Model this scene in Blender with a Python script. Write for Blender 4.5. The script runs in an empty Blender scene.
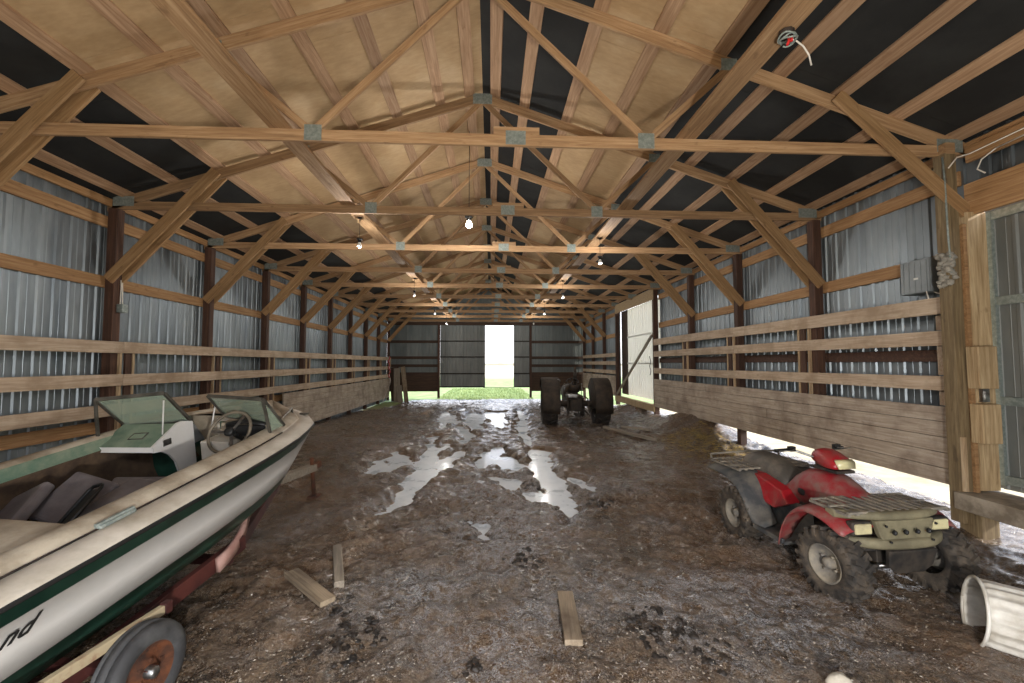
import bpy, math, random
import numpy as np
from mathutils import Vector, Matrix
random.seed(7)
C = bpy.context.scene.collection
PI = math.pi

# ------------------------------------------------------------------ helpers
class MB:
    """collects shapes, links them as ONE mesh object"""
    def __init__(s): s.v=[]; s.f=[]; s.m=[]; s.sm=[]
    def add(s, vs, fs, mat=0, smooth=False, M=None):
        o=len(s.v)
        s.v += [tuple(M@Vector(p)) if M is not None else tuple(p) for p in vs]
        s.f += [tuple(i+o for i in f) for f in fs]
        s.m += [mat]*len(fs); s.sm += [smooth]*len(fs)
        return s
    def box(s, c, d, mat=0, M=None, taper=1.0):
        x,y,z=c; a,b,h=d[0]/2,d[1]/2,d[2]/2; t=taper
        vs=[(x-a,y-b,z-h),(x+a,y-b,z-h),(x+a,y+b,z-h),(x-a,y+b,z-h),(x-a*t,y-b*t,z+h),(x+a*t,y-b*t,z+h),(x+a*t,y+b*t,z+h),(x-a*t,y+b*t,z+h)]
        return s.add(vs,[(0,3,2,1),(4,5,6,7),(0,1,5,4),(1,2,6,5),(2,3,7,6),(3,0,4,7)],mat,False,M)
    def bar(s, p0, p1, w, t, mat=0, up=(0,0,1)):
        p0=Vector(p0); p1=Vector(p1); d=p1-p0; L=d.length
        return s.box((0,0,0),(L,w,t),mat,frame((p0+p1)/2,d,up))
    def grid(s, rows, mat=0, smooth=True, closed=False, cap=False, matf=None):
        n=len(rows[0]); o=len(s.v)
        for r in rows: s.v += [tuple(p) for p in r]
        for i in range(len(rows)-1):
            for j in range(n if closed else n-1):
                k=(j+1)%n
                s.f.append((o+i*n+j,o+i*n+k,o+(i+1)*n+k,o+(i+1)*n+j))
                s.m.append(matf(i,j) if matf else mat); s.sm.append(smooth)
        if cap:
            s.f.append(tuple(o+j for j in range(n))[::-1]); s.m.append(mat); s.sm.append(False)
            e=o+(len(rows)-1)*n
            s.f.append(tuple(e+j for j in range(n))); s.m.append(mat); s.sm.append(False)
        return s
    def tube(s, path, r, n=8, mat=0, cap=True, smooth=True):
        P=[Vector(p) for p in path]; rows=[]
        u=None
        for i,p in enumerate(P):
            d=(P[min(i+1,len(P)-1)]-P[max(i-1,0)]).normalized()
            if u is None:
                u=d.orthogonal().normalized()
            else:
                u=(u-d*u.dot(d)); u=u.normalized() if u.length>1e-6 else d.orthogonal().normalized()
            w=d.cross(u); rr=r[i] if isinstance(r,(list,tuple)) else r
            rows.append([p+u*(rr*math.cos(2*PI*k/n))+w*(rr*math.sin(2*PI*k/n)) for k in range(n)])
        return s.grid(rows,mat,smooth,True,cap)
    def lathe(s, prof, n=32, M=None, mat=0, smooth=True, matf=None):
        """profile of (x, r), turned about local X"""
        rows=[]
        for x,r in prof:
            row=[Vector((x,r*math.cos(2*PI*k/n),r*math.sin(2*PI*k/n))) for k in range(n)]
            rows.append([M@p for p in row] if M is not None else row)
        return s.grid(rows,mat,smooth,True,False,matf)
    def prism(s, poly, d, mat=0, M=None):
        """poly in local XZ, thickness d along Y (centred)"""
        n=len(poly)
        vs=[(x,-d/2,z) for x,z in poly]+[(x,d/2,z) for x,z in poly]
        fs=[tuple(range(n)),tuple(range(2*n-1,n-1,-1))]+[(i,i+n,(i+1)%n+n,(i+1)%n) for i in range(n)]
        return s.add(vs,fs,mat,False,M)
    def blob(s, c, r, seed=0, amp=.25, mat=0, n=10, flat=1.0):
        rg=random.Random(seed); ph=[rg.uniform(0,6.28) for _ in range(6)]; rows=[]
        for i in range(n+1):
            th=PI*i/n; row=[]
            for j in range(2*n):
                a=PI*j/n
                k=1+amp*(math.sin(3*a+ph[0]+2*th)*.5+math.sin(5*th+ph[1]+a)*.4+math.sin(4*a-3*th+ph[2])*.4)*math.sin(th)
                row.append((c[0]+r[0]*k*math.sin(th)*math.cos(a),c[1]+r[1]*k*math.sin(th)*math.sin(a),c[2]+r[2]*k*math.cos(th)))
            rows.append(row)
        return s.grid(rows,mat,True,True)
    def build(s, name, mats, parent=None, solid=0, offset=-1, bevel=0, subdiv=0, loc=None):
        me=bpy.data.meshes.new(name); me.from_pydata(s.v,[],s.f); 
        if not isinstance(mats,(list,tuple)): mats=[mats]
        for m in mats: me.materials.append(m)
        me.polygons.foreach_set('material_index',s.m); me.polygons.foreach_set('use_smooth',s.sm)
        me.validate(); me.update()
        o=bpy.data.objects.new(name,me); C.objects.link(o)
        if parent: o.parent=parent
        if loc is not None: o.location=loc
        if subdiv:
            q=o.modifiers.new('s','SUBSURF'); q.levels=subdiv; q.render_levels=subdiv
        if solid:
            q=o.modifiers.new('t','SOLIDIFY'); q.thickness=solid; q.offset=offset
        if bevel:
            q=o.modifiers.new('b','BEVEL'); q.width=bevel; q.segments=2; q.limit_method='ANGLE'
        return o

def frame(c, d, up=(0,0,1)):
    """matrix with local X along d, local Z as near to up as can be"""
    x=Vector(d).normalized(); z=Vector(up); z=z-x*z.dot(x)
    if z.length<1e-5: z=x.orthogonal()
    z.normalize(); y=z.cross(x)
    return Matrix(((x.x,y.x,z.x,c[0]),(x.y,y.y,z.y,c[1]),(x.z,y.z,z.z,c[2]),(0,0,0,1)))

def tag(o, label=None, cat=None, group=None, kind=None):
    if label: o['label']=label
    if cat: o['category']=cat
    if group: o['group']=group
    if kind: o['kind']=kind
    return o
def thing(name, label, cat, loc=(0,0,0), M=None, group=None):
    o=bpy.data.objects.new(name,None); C.objects.link(o); o.empty_display_size=.1
    if M is not None: o.matrix_world=M
    else: o.location=loc
    return tag(o,label,cat,group)
def copy_tree(o, parent=None):
    c=o.copy(); C.objects.link(c); c.parent=parent
    for ch in [x for x in bpy.data.objects if x.parent==o]: copy_tree(ch,c)
    return c
def board(name, p0, p1, w, t, m, up=(0,0,1), parent=None, bevel=.003, ends=None):
    """a sawn board: local X runs along it, w across, t along up"""
    p0=Vector(p0); p1=Vector(p1); d=p1-p0; L=d.length
    b=MB(); b.box((0,0,0),(L,w,t))
    if ends:                                    # plumb/angled cuts: shift of the end faces along X at +-w/2
        pass
    o=b.build(name,m,parent,bevel=bevel); o.matrix_local=frame((p0+p1)/2,d,up)
    return o
ORD=['first','second','third','fourth','fifth','sixth','seventh','eighth','ninth','tenth','eleventh','twelfth']

# ------------------------------------------------------------------ materials
def lin(c): return tuple(((x/255)/12.92 if x/255<=.04045 else ((x/255+.055)/1.055)**2.4) for x in c)+(1,)
class NT:
    def __init__(s,name):
        s.mat=bpy.data.materials.new(name); s.mat.use_nodes=True; s.t=s.mat.node_tree; s.t.nodes.clear()
        s.out=s.n('ShaderNodeOutputMaterial'); s.b=s.n('ShaderNodeBsdfPrincipled'); s.l(s.b.outputs[0],s.out.inputs[0])
    def n(s,t,**k):
        x=s.t.nodes.new(t)
        for a,b in k.items(): setattr(x,a,b)
        return x
    def l(s,a,b): s.t.links.new(a,b)
    def coord(s,scale,rand=0,kind='Object'):
        tc=s.n('ShaderNodeTexCoord'); mp=s.n('ShaderNodeMapping'); mp.inputs['Scale'].default_value=scale
        src=tc.outputs[kind]
        if rand:
            oi=s.n('ShaderNodeObjectInfo'); ad=s.n('ShaderNodeVectorMath',operation='MULTIPLY_ADD')
            cb=s.n('ShaderNodeCombineXYZ'); ml=s.n('ShaderNodeMath',operation='MULTIPLY'); ml.inputs[1].default_value=rand
            s.l(oi.outputs['Random'],ml.inputs[0])
            for i in range(3): s.l(ml.outputs[0],cb.inputs[i])
            ad.inputs[1].default_value=(1,1,1); s.l(src,ad.inputs[0]); s.l(cb.outputs[0],ad.inputs[2]); src=ad.outputs[0]
        s.l(src,mp.inputs['Vector']); return mp.outputs[0]
    def noise(s,vec,scale,detail=4,rough=.6,dist=0):
        x=s.n('ShaderNodeTexNoise'); x.inputs['Scale'].default_value=scale; x.inputs['Detail'].default_value=detail
        x.inputs['Roughness'].default_value=rough; x.inputs['Distortion'].default_value=dist
        s.l(vec,x.inputs['Vector']); return x.outputs['Fac']
    def ramp(s,fac,stops):
        r=s.n('ShaderNodeValToRGB'); e=r.color_ramp.elements
        while len(e)<len(stops): e.new(.5)
        for i,(p,c) in enumerate(stops):
            e[i].position=p; e[i].color=c if len(c)==4 else lin(c)
        s.l(fac,r.inputs[0]); return r.outputs[0]
    def mix(s,fac,a,b,mode='MIX'):
        x=s.n('ShaderNodeMix',data_type='RGBA',blend_type=mode)
        for sock,v in ((x.inputs[0],fac),(x.inputs[6],a),(x.inputs[7],b)):
            if hasattr(v,'is_linked') or hasattr(v,'links'): s.l(v,sock)
            elif isinstance(v,(int,float)): sock.default_value=v
            else: sock.default_value=v if len(v)==4 else lin(v)
        return x.outputs[2]
    def bump(s,fac,strength=.3,dist=.01):
        b=s.n('ShaderNodeBump'); b.inputs['Strength'].default_value=strength; b.inputs['Distance'].default_value=dist
        s.l(fac,b.inputs['Height']); s.l(b.outputs[0],s.b.inputs['Normal'])
    def set(s,**k):
        for a,v in k.items():
            sock=s.b.inputs[a.replace('_',' ')]
            if hasattr(v,'links'): s.l(v,sock)
            else: sock.default_value=v
        return s
def wood(name, c_dark, c_mid, c_light, axis=0, rough=.75, stain=None, vary=.35):
    t=NT(name); sc=[9,9,9]; sc[axis]=.45
    v=t.coord(sc,rand=13.7)
    n1=t.noise(v,3.0,6,.65,.6); n2=t.noise(v,14,3,.6)
    col=t.ramp(n1,[(.28,c_dark),(.5,c_mid),(.72,c_light)])
    col=t.mix(.15,col,t.ramp(n2,[(.35,c_dark),(.65,c_light)]))
    sk=[2.2]*3; sk[axis]=1.1
    kn=t.noise(t.coord(sk,rand=5.1),4.5,2,.5)
    col=t.mix(t.ramp(kn,[(.66,(0,0,0,1)),(.74,(.55,.55,.55,1))]),col,c_dark)
    if stain:
        st=t.noise(t.coord([1.3]*3,rand=3.3),1.6,5,.65)
        col=t.mix(t.ramp(st,[(.45,(0,0,0,1)),(.68,(.8,.8,.8,1))]),col,stain)
    oi=t.n('ShaderNodeObjectInfo'); mr=t.n('ShaderNodeMapRange'); mr.inputs[3].default_value=1-vary; mr.inputs[4].default_value=1+vary*.6
    t.l(oi.outputs['Random'],mr.inputs[0])
    hs=t.n('ShaderNodeHueSaturation'); t.l(mr.outputs[0],hs.inputs['Value']); t.l(col,hs.inputs['Color'])
    t.set(Base_Color=hs.outputs[0],Roughness=rough); t.bump(n2,.25,.004)
    return t.mat
def plain(name, c, rough=.6, metal=0, c2=None, scale=3.0, lo=.4, hi=.65, bump=0, bscale=20, spec=.5, detail=5):
    t=NT(name); v=t.coord((1,1,1),rand=4.3)
    if c2: t.set(Base_Color=t.ramp(t.noise(v,scale,detail,.65),[(lo,c),(hi,c2)]))
    else: t.set(Base_Color=lin(c))
    t.set(Roughness=rough,Metallic=metal); t.b.inputs['Specular IOR Level'].default_value=spec
    if bump: t.bump(t.noise(v,bscale,3,.6),bump,.01)
    return t.mat
M={}
M['truss']=wood('truss_wood',(118,88,60),(158,124,88),(188,157,120),0,vary=.2)
M['purlin']=wood('purlin_wood',(138,102,74),(172,138,106),(200,168,136),0,vary=.22)
M['brace']=wood('brace_wood',(114,84,52),(154,120,80),(180,146,106),0,vary=.15)
M['girt']=wood('girt_wood',(120,86,52),(162,122,80),(190,153,110),0,vary=.22)
M['rail']=wood('rail_wood',(150,128,106),(186,164,140),(206,190,168),0,stain=(150,128,104),vary=.1)
M['plank']=wood('plank_wood',(104,92,80),(150,138,124),(184,174,160),0,stain=(98,86,76),vary=.14)
M['post']=wood('post_wood',(44,28,20),(70,46,34),(98,68,50),2,vary=.2)
M['post_old']=wood('old_post_wood',(70,56,38),(112,94,66),(150,132,100),2,vary=.12)
M['jamb']=wood('jamb_wood',(122,96,64),(172,146,108),(206,184,148),2,vary=.1)
M['stud']=wood('stud_wood',(130,104,76),(176,150,116),(206,184,152),2,vary=.15)
M['darkwood']=wood('dark_plywood',(38,27,19),(62,44,31),(86,62,44),0,vary=.2)
M['grey_wood']=wood('weathered_wood',(92,84,74),(134,124,110),(168,158,142),0,vary=.15)
M['scrap']=wood('scrap_board_wood',(96,82,66),(140,124,102),(168,152,130),0,stain=(70,54,40),vary=.1)
M['gusset']=plain('gusset_metal',(120,130,126),.5,.3,(150,158,152),25)
M['black']=plain('black_plastic',(22,22,22),.55)
M['dark_iron']=plain('dark_iron',(34,30,27),.7,.3,(58,46,38),8)
M['white_wire']=plain('white_wire',(215,208,196),.5)
M['chrome']=plain('worn_metal',(150,150,148),.3,.9,(105,102,98),15)
M['concrete']=plain('dusty_timber',(116,104,88),.9,0,(160,148,130),4,bump=.5,bscale=30)
SKY,SUN,EXPO,BULB,FIX=2.2,7.0,0.52,60,52
FILL_BULBS=[((-1.9,-.5,3.3),75),((1.9,-.5,3.3),75)]
FLOORFILL=((.6,-.9,1.2),600)
# ------------------------------------------------------------------ lay-out numbers (metres; camera stands over x=0, y=0)
XL,XR=-6.33,5.89                 # wall post centre lines
XM=-.16                          # ridge line
D=lambda k: 5.033+(k-1)*2.44     # k-th truss from the near end
CH=4.60                          # underside of truss chords
R=lambda x: 6.84-.335*abs(x-XM)  # top of rafters
YN,YF=-1.2,27.1                  # near end (open), far gable
# ---- corrugated sheet
def metal(name,a,b,rough,metal_):
    t=NT(name); tc=t.n('ShaderNodeTexCoord'); sp=t.n('ShaderNodeSeparateXYZ'); t.l(tc.outputs['Object'],sp.inputs[0])
    # sheet-by-sheet tone: snap the coordinate along the wall to sheet widths
    ax=t.n('ShaderNodeMath',operation='ADD'); t.l(sp.outputs[0],ax.inputs[0]); t.l(sp.outputs[1],ax.inputs[1])
    sn=t.n('ShaderNodeMath',operation='SNAP'); sn.inputs[1].default_value=.9144; t.l(ax.outputs[0],sn.inputs[0])
    wn=t.n('ShaderNodeTexWhiteNoise',noise_dimensions='1D'); t.l(sn.outputs[0],wn.inputs['W'])
    v=t.coord((1.6,1.6,.35)); n=t.noise(v,1.6,4,.6)
    col=t.ramp(n,[(.3,a),(.7,b)])
    hs=t.n('ShaderNodeHueSaturation'); mr=t.n('ShaderNodeMapRange'); mr.inputs[3].default_value=.78; mr.inputs[4].default_value=1.12
    t.l(wn.outputs['Value'],mr.inputs[0]); t.l(mr.outputs[0],hs.inputs['Value']); t.l(col,hs.inputs['Color'])
    t.set(Base_Color=hs.outputs[0],Metallic=metal_,Roughness=t.ramp(n,[(.3,(rough,)*3+(1,)),(.7,(rough+.2,)*3+(1,))]))
    return t.mat
M['siding']=metal('galvanised_siding',(98,106,112),(142,149,152),.34,.78)
M['siding_dark']=metal('far_siding',(96,104,104),(124,130,128),.5,.3)
M['door_metal']=metal('door_sheet',(104,108,106),(136,138,134),.5,.35)
def fibre():
    t=NT('pale_translucent_sheet'); t.set(Base_Color=lin((228,229,226)),Roughness=.5); tr=t.n('ShaderNodeBsdfTranslucent'); tr.inputs[0].default_value=lin((236,236,232)); mx=t.n('ShaderNodeMixShader'); mx.inputs[0].default_value=.3
    t.l(t.b.outputs[0],mx.inputs[1]); t.l(tr.outputs[0],mx.inputs[2]); t.l(mx.outputs[0],t.out.inputs[0]); return t.mat
M['door_white']=fibre()
def corrugated(u0,u1,z0,z1,plane,axis,holes=(),depth=.02,zs=None):
    """ribbed sheet; axis 'y' runs along Y at x=plane, 'x' along X at y=plane"""
    b=MB(); prof=[]; u=u0; pitch=.2286
    pat=[(0,0),(.035,0),(.052,1),(.084,1),(.101,0),(.155,0),(.160,.22),(.166,.22),(.171,0)]
    k=0
    while u<u1:
        for du,h in pat:
            if u0+k*pitch+du<=u1: prof.append((u0+k*pitch+du,h*depth))
        k+=1; u=u0+k*pitch
    prof.append((u1,0))
    P=lambda u,h,z:(plane+h,u,z) if axis=='y' else (u,plane+h,z)
    b.grid([[P(u,h,z0) for u,h in prof],[P(u,h,z1(u) if callable(z1) else z1) for u,h in prof]],0,False)
    return b
o=corrugated(YN,YF,-.32,4.92,XL-.135,'y',depth=.022).build('wall_left',M['siding'],solid=.002); tag(o,kind='structure')
# right wall: side door gap y 15..19.7, front door gap y -1.2..4.85
b=corrugated(5.02,15.0,.42,4.92,XR+.135,'y',depth=-.022)
for y0,y1,z0,z1 in ((19.7,YF,.42,4.92),(15.0,19.7,4.45,4.92),(YN,5.02,3.95,4.92)):
    c=corrugated(y0,y1,z0,z1,XR+.135,'y',depth=-.022); b.add(c.v,c.f)
o=b.build('wall_right',M['siding'],solid=.002); tag(o,kind='structure')
# far gable wall with the big doorway
gz=lambda u: R(u)+.06
b=MB()
for x0,x1,z0,z1 in ((XL-.13,-3.25,.24,gz),(2.5,XR+.13,.24,gz),(-3.25,2.5,4.45,gz)):
    c=corrugated(x0,x1,z0,z1,YF+.1,'x'); b.add(c.v,c.f)
o=b.build('wall_far',M['siding_dark'],solid=.002); tag(o,kind='structure')
# near gable wall behind the standing place, with its own big doorway
b=MB()
for x0,x1,z0,z1 in ((XL-.13,-2.6,.24,gz),(2.9,XR+.13,.24,gz),(-2.6,2.9,4.1,gz)):
    c=corrugated(x0,x1,z0,z1,YN-.02,'x'); b.add(c.v,c.f)
o=b.build('wall_near',M['siding_dark'],solid=.002); tag(o,kind='structure')
# ---- roof underside: felt and tan board between purlins
PUR=[.23,.75,1.5,2.25,3.0,3.75,4.5,5.25,6.0]
M['felt']=plain('roofing_felt',(24,25,25),.85,0,(38,39,38),1.5,bump=.2,bscale=3)
def board_mat():
    t=NT('tan_sheathing'); v=t.coord((1,1,1))
    n=t.noise(v,1.1,5,.6); n2=t.noise(t.coord((.6,5,5)),4,4,.6)
    c=t.ramp(n,[(.3,(164,134,96)),(.55,(186,156,116)),(.75,(200,174,138))])
    c=t.mix(.2,c,t.ramp(n2,[(.35,(142,112,78)),(.7,(204,178,142))]))
    t.set(Base_Color=c,Roughness=.8); return t.mat
M['tan']=board_mat()
def slope(sign):
    b=MB(); edges=[0]+PUR+[6.45]
    for i in range(len(edges)-1):
        a,c=edges[i],edges[i+1]
        if sign>0: dark = c<=1.5 or a>=3.0
        else: dark = a>=4.5
        x0,x1=XM+sign*a,XM+sign*c
        ys=[YN]+[y for y in np.arange(YN+1.2+.61*(i%2),YF,2.44)]+[YF+.3]
        for j in range(len(ys)-1):
            y0,y1=ys[j]+.002,ys[j+1]-.002
            z0,z1=R(x0)+.042,R(x1)+.042
            vs=[(x0,y0,z0),(x1,y0,z1),(x1,y1,z1),(x0,y1,z0)]; vs+= [(x,y,z+.014) for x,y,z in vs]
            b.add(vs,[(0,1,2,3),(7,6,5,4),(0,4,5,1),(1,5,6,2),(2,6,7,3),(3,7,4,0)],1 if dark else 0)
        # roof sheet on top keeps the light out
    x0,x1=XM,XM+sign*6.55
    b.add([(x0,YN,R(x0)+.075),(x1,YN,R(x1)+.075),(x1,YF+.3,R(x1)+.075),(x0,YF+.3,R(x0)+.075)],[(0,1,2,3)],1)
    return b
tag(slope(-1).build('ceiling_left',[M['tan'],M['felt']]),kind='structure')
tag(slope(1).build('ceiling_right',[M['tan'],M['felt']]),kind='structure')
# ---- purlins
for sgn,side in ((-1,'left'),(1,'right')):
    nz=Vector((sgn*.335,0,1)).normalized()
    for i,a in enumerate(PUR):
        x=XM+sgn*a
        o=board('roof_purlin',(x,YN,R(x)+.021),(x,YF,R(x)+.021),.18,.038,M['purlin'],nz)
        o.rotation_euler.rotate_axis('X',0)
        tag(o,'long flat %s roof purlin, %s down from the ridge on the %s slope'%('brown' if i%2 else 'tan brown',ORD[i],side),'purlin','roof purlins')
# ---- roof trusses
def ptx(x,z): return (x,0,z)
def make_truss():
    t=thing('roof_truss','','roof truss',(0,D(1),0))
    h=.165
    for s in (-1,1):
        xe=XL-.28 if s<0 else XR+.28
        board('top_chord',(XM,0,R(XM)-h/2-.02),(xe,0,R(xe)-h/2),h,.04,M['truss'],(0,1,0),t)
    board('bottom_chord',(XL-.07,0,CH+.07),(XR+.07,0,CH+.07),.14,.04,M['truss'],(0,1,0),t)
    J={'l':-2.09,'r':1.88}
    for s,k in ((-1,'l'),(1,'r')):
        xr=XM+s*3.1
        board('web',(J[k],0,CH+.12),(XM+s*.03,0,R(XM)-.19),.09,.038,M['truss'],(0,1,0),t)
        board('web',(J[k]+s*.03,0,CH+.12),(xr,0,R(xr)-.14),.09,.038,M['truss'],(0,1,0),t)
        for (x,z,w,hh) in ((J[k],CH+.10,.20,.19),(xr,R(xr)-.10,.2,.15),(XL+.12 if s<0 else XR-.12,CH+.14,.34,.17)):
            MB().box((0,0,0),(w,.048,hh)).build('gusset_plate',M['gusset'],t,loc=(x,0,z))
    MB().box((0,0,0),(.34,.046,.19)).build('gusset_plate',M['gusset'],t,loc=(XM,0,R(XM)-.13))
    MB().box((0,0,0),(.24,.046,.17)).build('gusset_plate',M['gusset'],t,loc=(.29,0,CH+.10))
    MB().box((0,0,0),(.55,.042,.09)).build('splice_block',M['truss'],t,loc=(.3,0,CH+.185))
    return t
tr=make_truss()
for k in range(1,11):
    o=tr if k==1 else copy_tree(tr)
    o.location=(0,D(k),0)
    tag(o,'raw timber roof truss with metal gusset plates, %s from the near end of the barn'%ORD[k-1],group='roof trusses')
# ---- knee braces: two boards hugging each post and rafter
for sgn,side in ((-1,'left'),(1,'right')):
    proto=None
    for k in range(1,11):
        if sgn>0 and k in (5,6,7): continue
        special = (sgn>0 and k==1)
        if proto is None or special:
            t=thing('knee_brace','','brace',(0,D(k),0))
            if special: a,b_=(5.86,0,3.86),(4.25,0,5.30)
            elif sgn>0: a,b_=(5.93,0,3.40),(4.29,0,5.27)
            else: a,b_=(-6.34,0,3.38),(-4.66,0,5.26)
            for dy in ((-.095,) if special else (-.095,.095)):
                board('brace_board',(a[0],dy,a[2]),(b_[0],dy,b_[2]),.175,.038,M['brace'],(0,1,0),t)
            if special: cur=t
            else: proto=t; cur=t
        else: cur=copy_tree(proto)
        cur.location=(0,D(k)-.06*(k==10),0)
        tag(cur,('single plank knee brace running down to the grey door jamb post' if special else
             'diagonal double plank knee brace on the %s wall at the %s truss'%(side,ORD[k-1])),'brace',group='knee braces on the %s wall'%side)
# ---- wall posts
for sgn,side in ((-1,'left'),(1,'right')):
    X=XL if sgn<0 else XR
    for k in range(1,11):
        if sgn>0 and k in (1,5,6,7): continue
        w=.15
        o=MB().box((0,0,0),(w,w,CH+.3)).build('wall_post',M['post'],bevel=.006,loc=(X,D(k) if k<10 else D(k)-.05,CH/2-.15))
        tag(o,'dark brown square wall post under the %s end of the %s truss'%(side,ORD[k-1]),'post','wall posts on the %s side'%side)
        if (sgn<0 and k>1) or (sgn>0 and k in (2,3,4)):
            # short stud pair that carries the stall rails
            t=thing('rail_stud','pair of short studs behind the rails beside the %s post on the %s'%(ORD[k-1],side),'stud',(X-sgn*.1,D(k)+.24,.0 if sgn<0 else .1),group='rail studs on the %s'%side)
            MB().box((sgn*.006,0,1.6 if sgn<0 else 1.55),(.03,.13,1.48 if sgn<0 else 2.3)).build('back_board',M['post'],t)
            for dy in (-.17,.09):
                MB().box((0,dy,1.6 if sgn<0 else 1.55),(.044,.04,1.48 if sgn<0 else 2.3)).build('stud',M['stud'],t)
# ---- wall girts
GZ=[(3.35,.19),(4.36,.19)]
for zc,h in GZ:
    o=board('wall_girt',(XL-.095,YN,zc),(XL-.095,YF,zc),h,.04,M['girt'],(1,0,0))
    tag(o,'%s on the left metal siding'%('long brown girt board at knee brace height' if zc<4 else 'long upper girt board just under the eave'),'girt','wall girts')
    for a,c,w in ((5.1,15.0,'between the near jamb and the side door'),(19.8,YF,'beyond the side door')):
        o=board('wall_girt',(XR+.095,a,zc),(XR+.095,c,zc),h,.04,M['girt'],(1,0,0))
        tag(o,'%s girt board on the right siding %s'%('mid height' if zc<4 else 'upper',w),'girt','wall girts')
for zc in (.95,):
    o=board('wall_girt',(XL-.095,YN,zc),(XL-.095,YF,zc),.19,.04,M['girt'],(1,0,0)); tag(o,'low girt board on the left siding behind the bottom rail','girt','wall girts')
for zc in (1.0,2.1):
    o=board('wall_girt',(XR+.095,5.1,zc),(XR+.095,15.0,zc),.16,.04,M['post'],(1,0,0)); tag(o,'dark girt board on the right siding behind the %s'%('plank wall' if zc<2 else 'second rail'),'girt','wall girts')
for X,a,c,w in ((XL-.02,YN,YF,'left'),(XR+.02,YN,YF,'right')):
    o=board('eave_girt',(X-(.06 if w=='left' else -.06),a,4.70),(X-(.06 if w=='left' else -.06),c,4.70),.13,.04,M['girt'],(1,0,0)); tag(o,'eave board along the top of the %s wall'%w,'girt')
# ---- stall rails
def rails(side,x,zs,segs,grp):
    names=['top','second','third']
    for i,(z0,z1) in enumerate(zs):
        for j,(a,c) in enumerate(segs):
            s=-1 if side=='left' else 1
            xx=x+random.uniform(-.003,.003); dz=random.uniform(-.006,.006)
            o=board('stall_rail',(xx,a+.004,(z0+z1)/2+dz),(xx,c-.004,(z0+z1)/2+random.uniform(-.006,.006)),z1-z0,.04,M['rail'],(1,0,0))
            tag(o,'pale dusty %s stall rail on the %s, %s board from the near end'%(names[i],side,ORD[j]) if grp!='far' else
                 'pale %s rail of the short run beyond the right side door'%names[i],'rail','stall rails on the %s'%side if grp!='far' else 'stall rails beyond the side door')
LS=[(-1.1,2.6),(2.6,7.55),(7.55,12.4),(12.4,17.3),(17.3,22.2),(22.2,26.6)]
rails('left',XL+.145,[(2.17,2.36),(1.63,1.82),(1.145,1.335)],LS,'')
rails('right',XR-.11,[(2.635,2.85),(2.23,2.42),(1.645,1.83)],[(5.14,9.95),(9.95,15.0)],'')
rails('right',XR-.11,[(2.30,2.48),(1.92,2.10),(1.50,1.68)],[(19.75,26.8)],'far')
# ---- plank kick walls
def planks(name,label,x,y0,y1,z0,z1,n,slant=0,splits=()):
    b=MB(); h=(z1-z0)/n
    for i in range(n):
        ys=[y0]+[s+random.uniform(-.5,.5) for s in splits]+[y1]
        for a,c in zip(ys[:-1],ys[1:]):
            zz=z0+(i+.5)*h
            b.box((x+random.uniform(-.002,.002),(a+c)/2,zz),(.038,c-a-.006,h-.007))
    t=b.build(name,M['plank_y'],bevel=.003); tag(t,label,'plank wall'); return t
M['plank_y']=wood('plank_wood_long',(134,118,102),(176,160,142),(200,188,172),1,stain=(122,106,92),vary=.05)
planks('plank_wall','pale plank kick wall under the right rails, behind the red quad bike',XR-.11,5.15,15.0,.47,1.45,5,splits=(8.4,11.6))
planks('plank_wall','pale plank kick wall under the far left rails, bottom edge over the mud',XL+.145,13.2,26.6,-.05,1.10,6,splits=(17,21.5))
planks('plank_wall','short plank kick wall beyond the right side door behind the tractor',XR-.11,19.75,26.8,.5,1.42,5,splits=(23,))
# upright end blocks at the near end of the right rails
for (z0,z1),l in zip(((2.43,2.62),(1.85,2.22),(1.46,1.64)),('top','middle','lowest')):
    o=MB().box((XR-.06,5.22,(z0+z1)/2),(.06,.2,z1-z0)).build('rail_spacer',M['rail'],bevel=.004); tag(o,'%s upright spacer block between the right rails at the near post'%l,'spacer','rail spacers')
# ---- near right door post (old 6x6 plus pale jamb boards), header, sill, sliding door
t=thing('door_jamb_post','weathered grey door jamb post with pale jamb board on the right','post',(XR,5.0,0))
MB().box((-.22,.0,2.35),(.14,.15,4.5)).build('old_post',M['post_old'],t,bevel=.006)
MB().box((-.125,-.03,2.0),(.045,.16,3.4)).build('reddish_board',M['girt'],t,bevel=.004)
MB().box((.03,-.03,2.17),(.24,.17,3.36)).build('pale_jamb',M['jamb'],t,bevel=.006)
MB().box((-.22,.0,4.66),(.12,.16,.14)).build('post_cap',M['truss'],t)
MB().box((-.26,-.02,.8),(.05,.17,.64)).build('lower_cleat',M['stud'],t,bevel=.004)
b=MB(); 
for i in range(60):
    rg=random.Random(i); b.blob((-.285+rg.uniform(-.04,.03),-.02+rg.uniform(-.07,.07),2.95+i/60*.4),(.035,.035,.03),i,.4,n=5)
b.build('crumbling_foam',plain('grey_foam',(126,122,112),.9,0,(164,158,146),9),t)
o=board('door_header',(XR+.02,YN,4.02),(XR+.02,4.98,4.02),.40,.05,M['girt'],(1,0,0)); tag(o,'wide double header board over the near right door','header')
t=thing('door_sill','dusty heavy timber sill under the near right door','sill',(XR+.03,4.9,0))
MB().box((-.1,-3.0,.37),(.56,6.15,.2)).build('sill_beam',M['concrete'],t,bevel=.01)
o=MB().box((0,0,0),(.22,.24,1.1)).build('stub_post',M['post_old'],bevel=.008,loc=(XR-.13,4.9,-.28)); tag(o,'short grey post stub under the door sill beside the quad bike','post')
t=thing('sliding_door','grey ribbed metal sliding door at the near right edge','door',(XR+.26,2.2,0))
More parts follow.
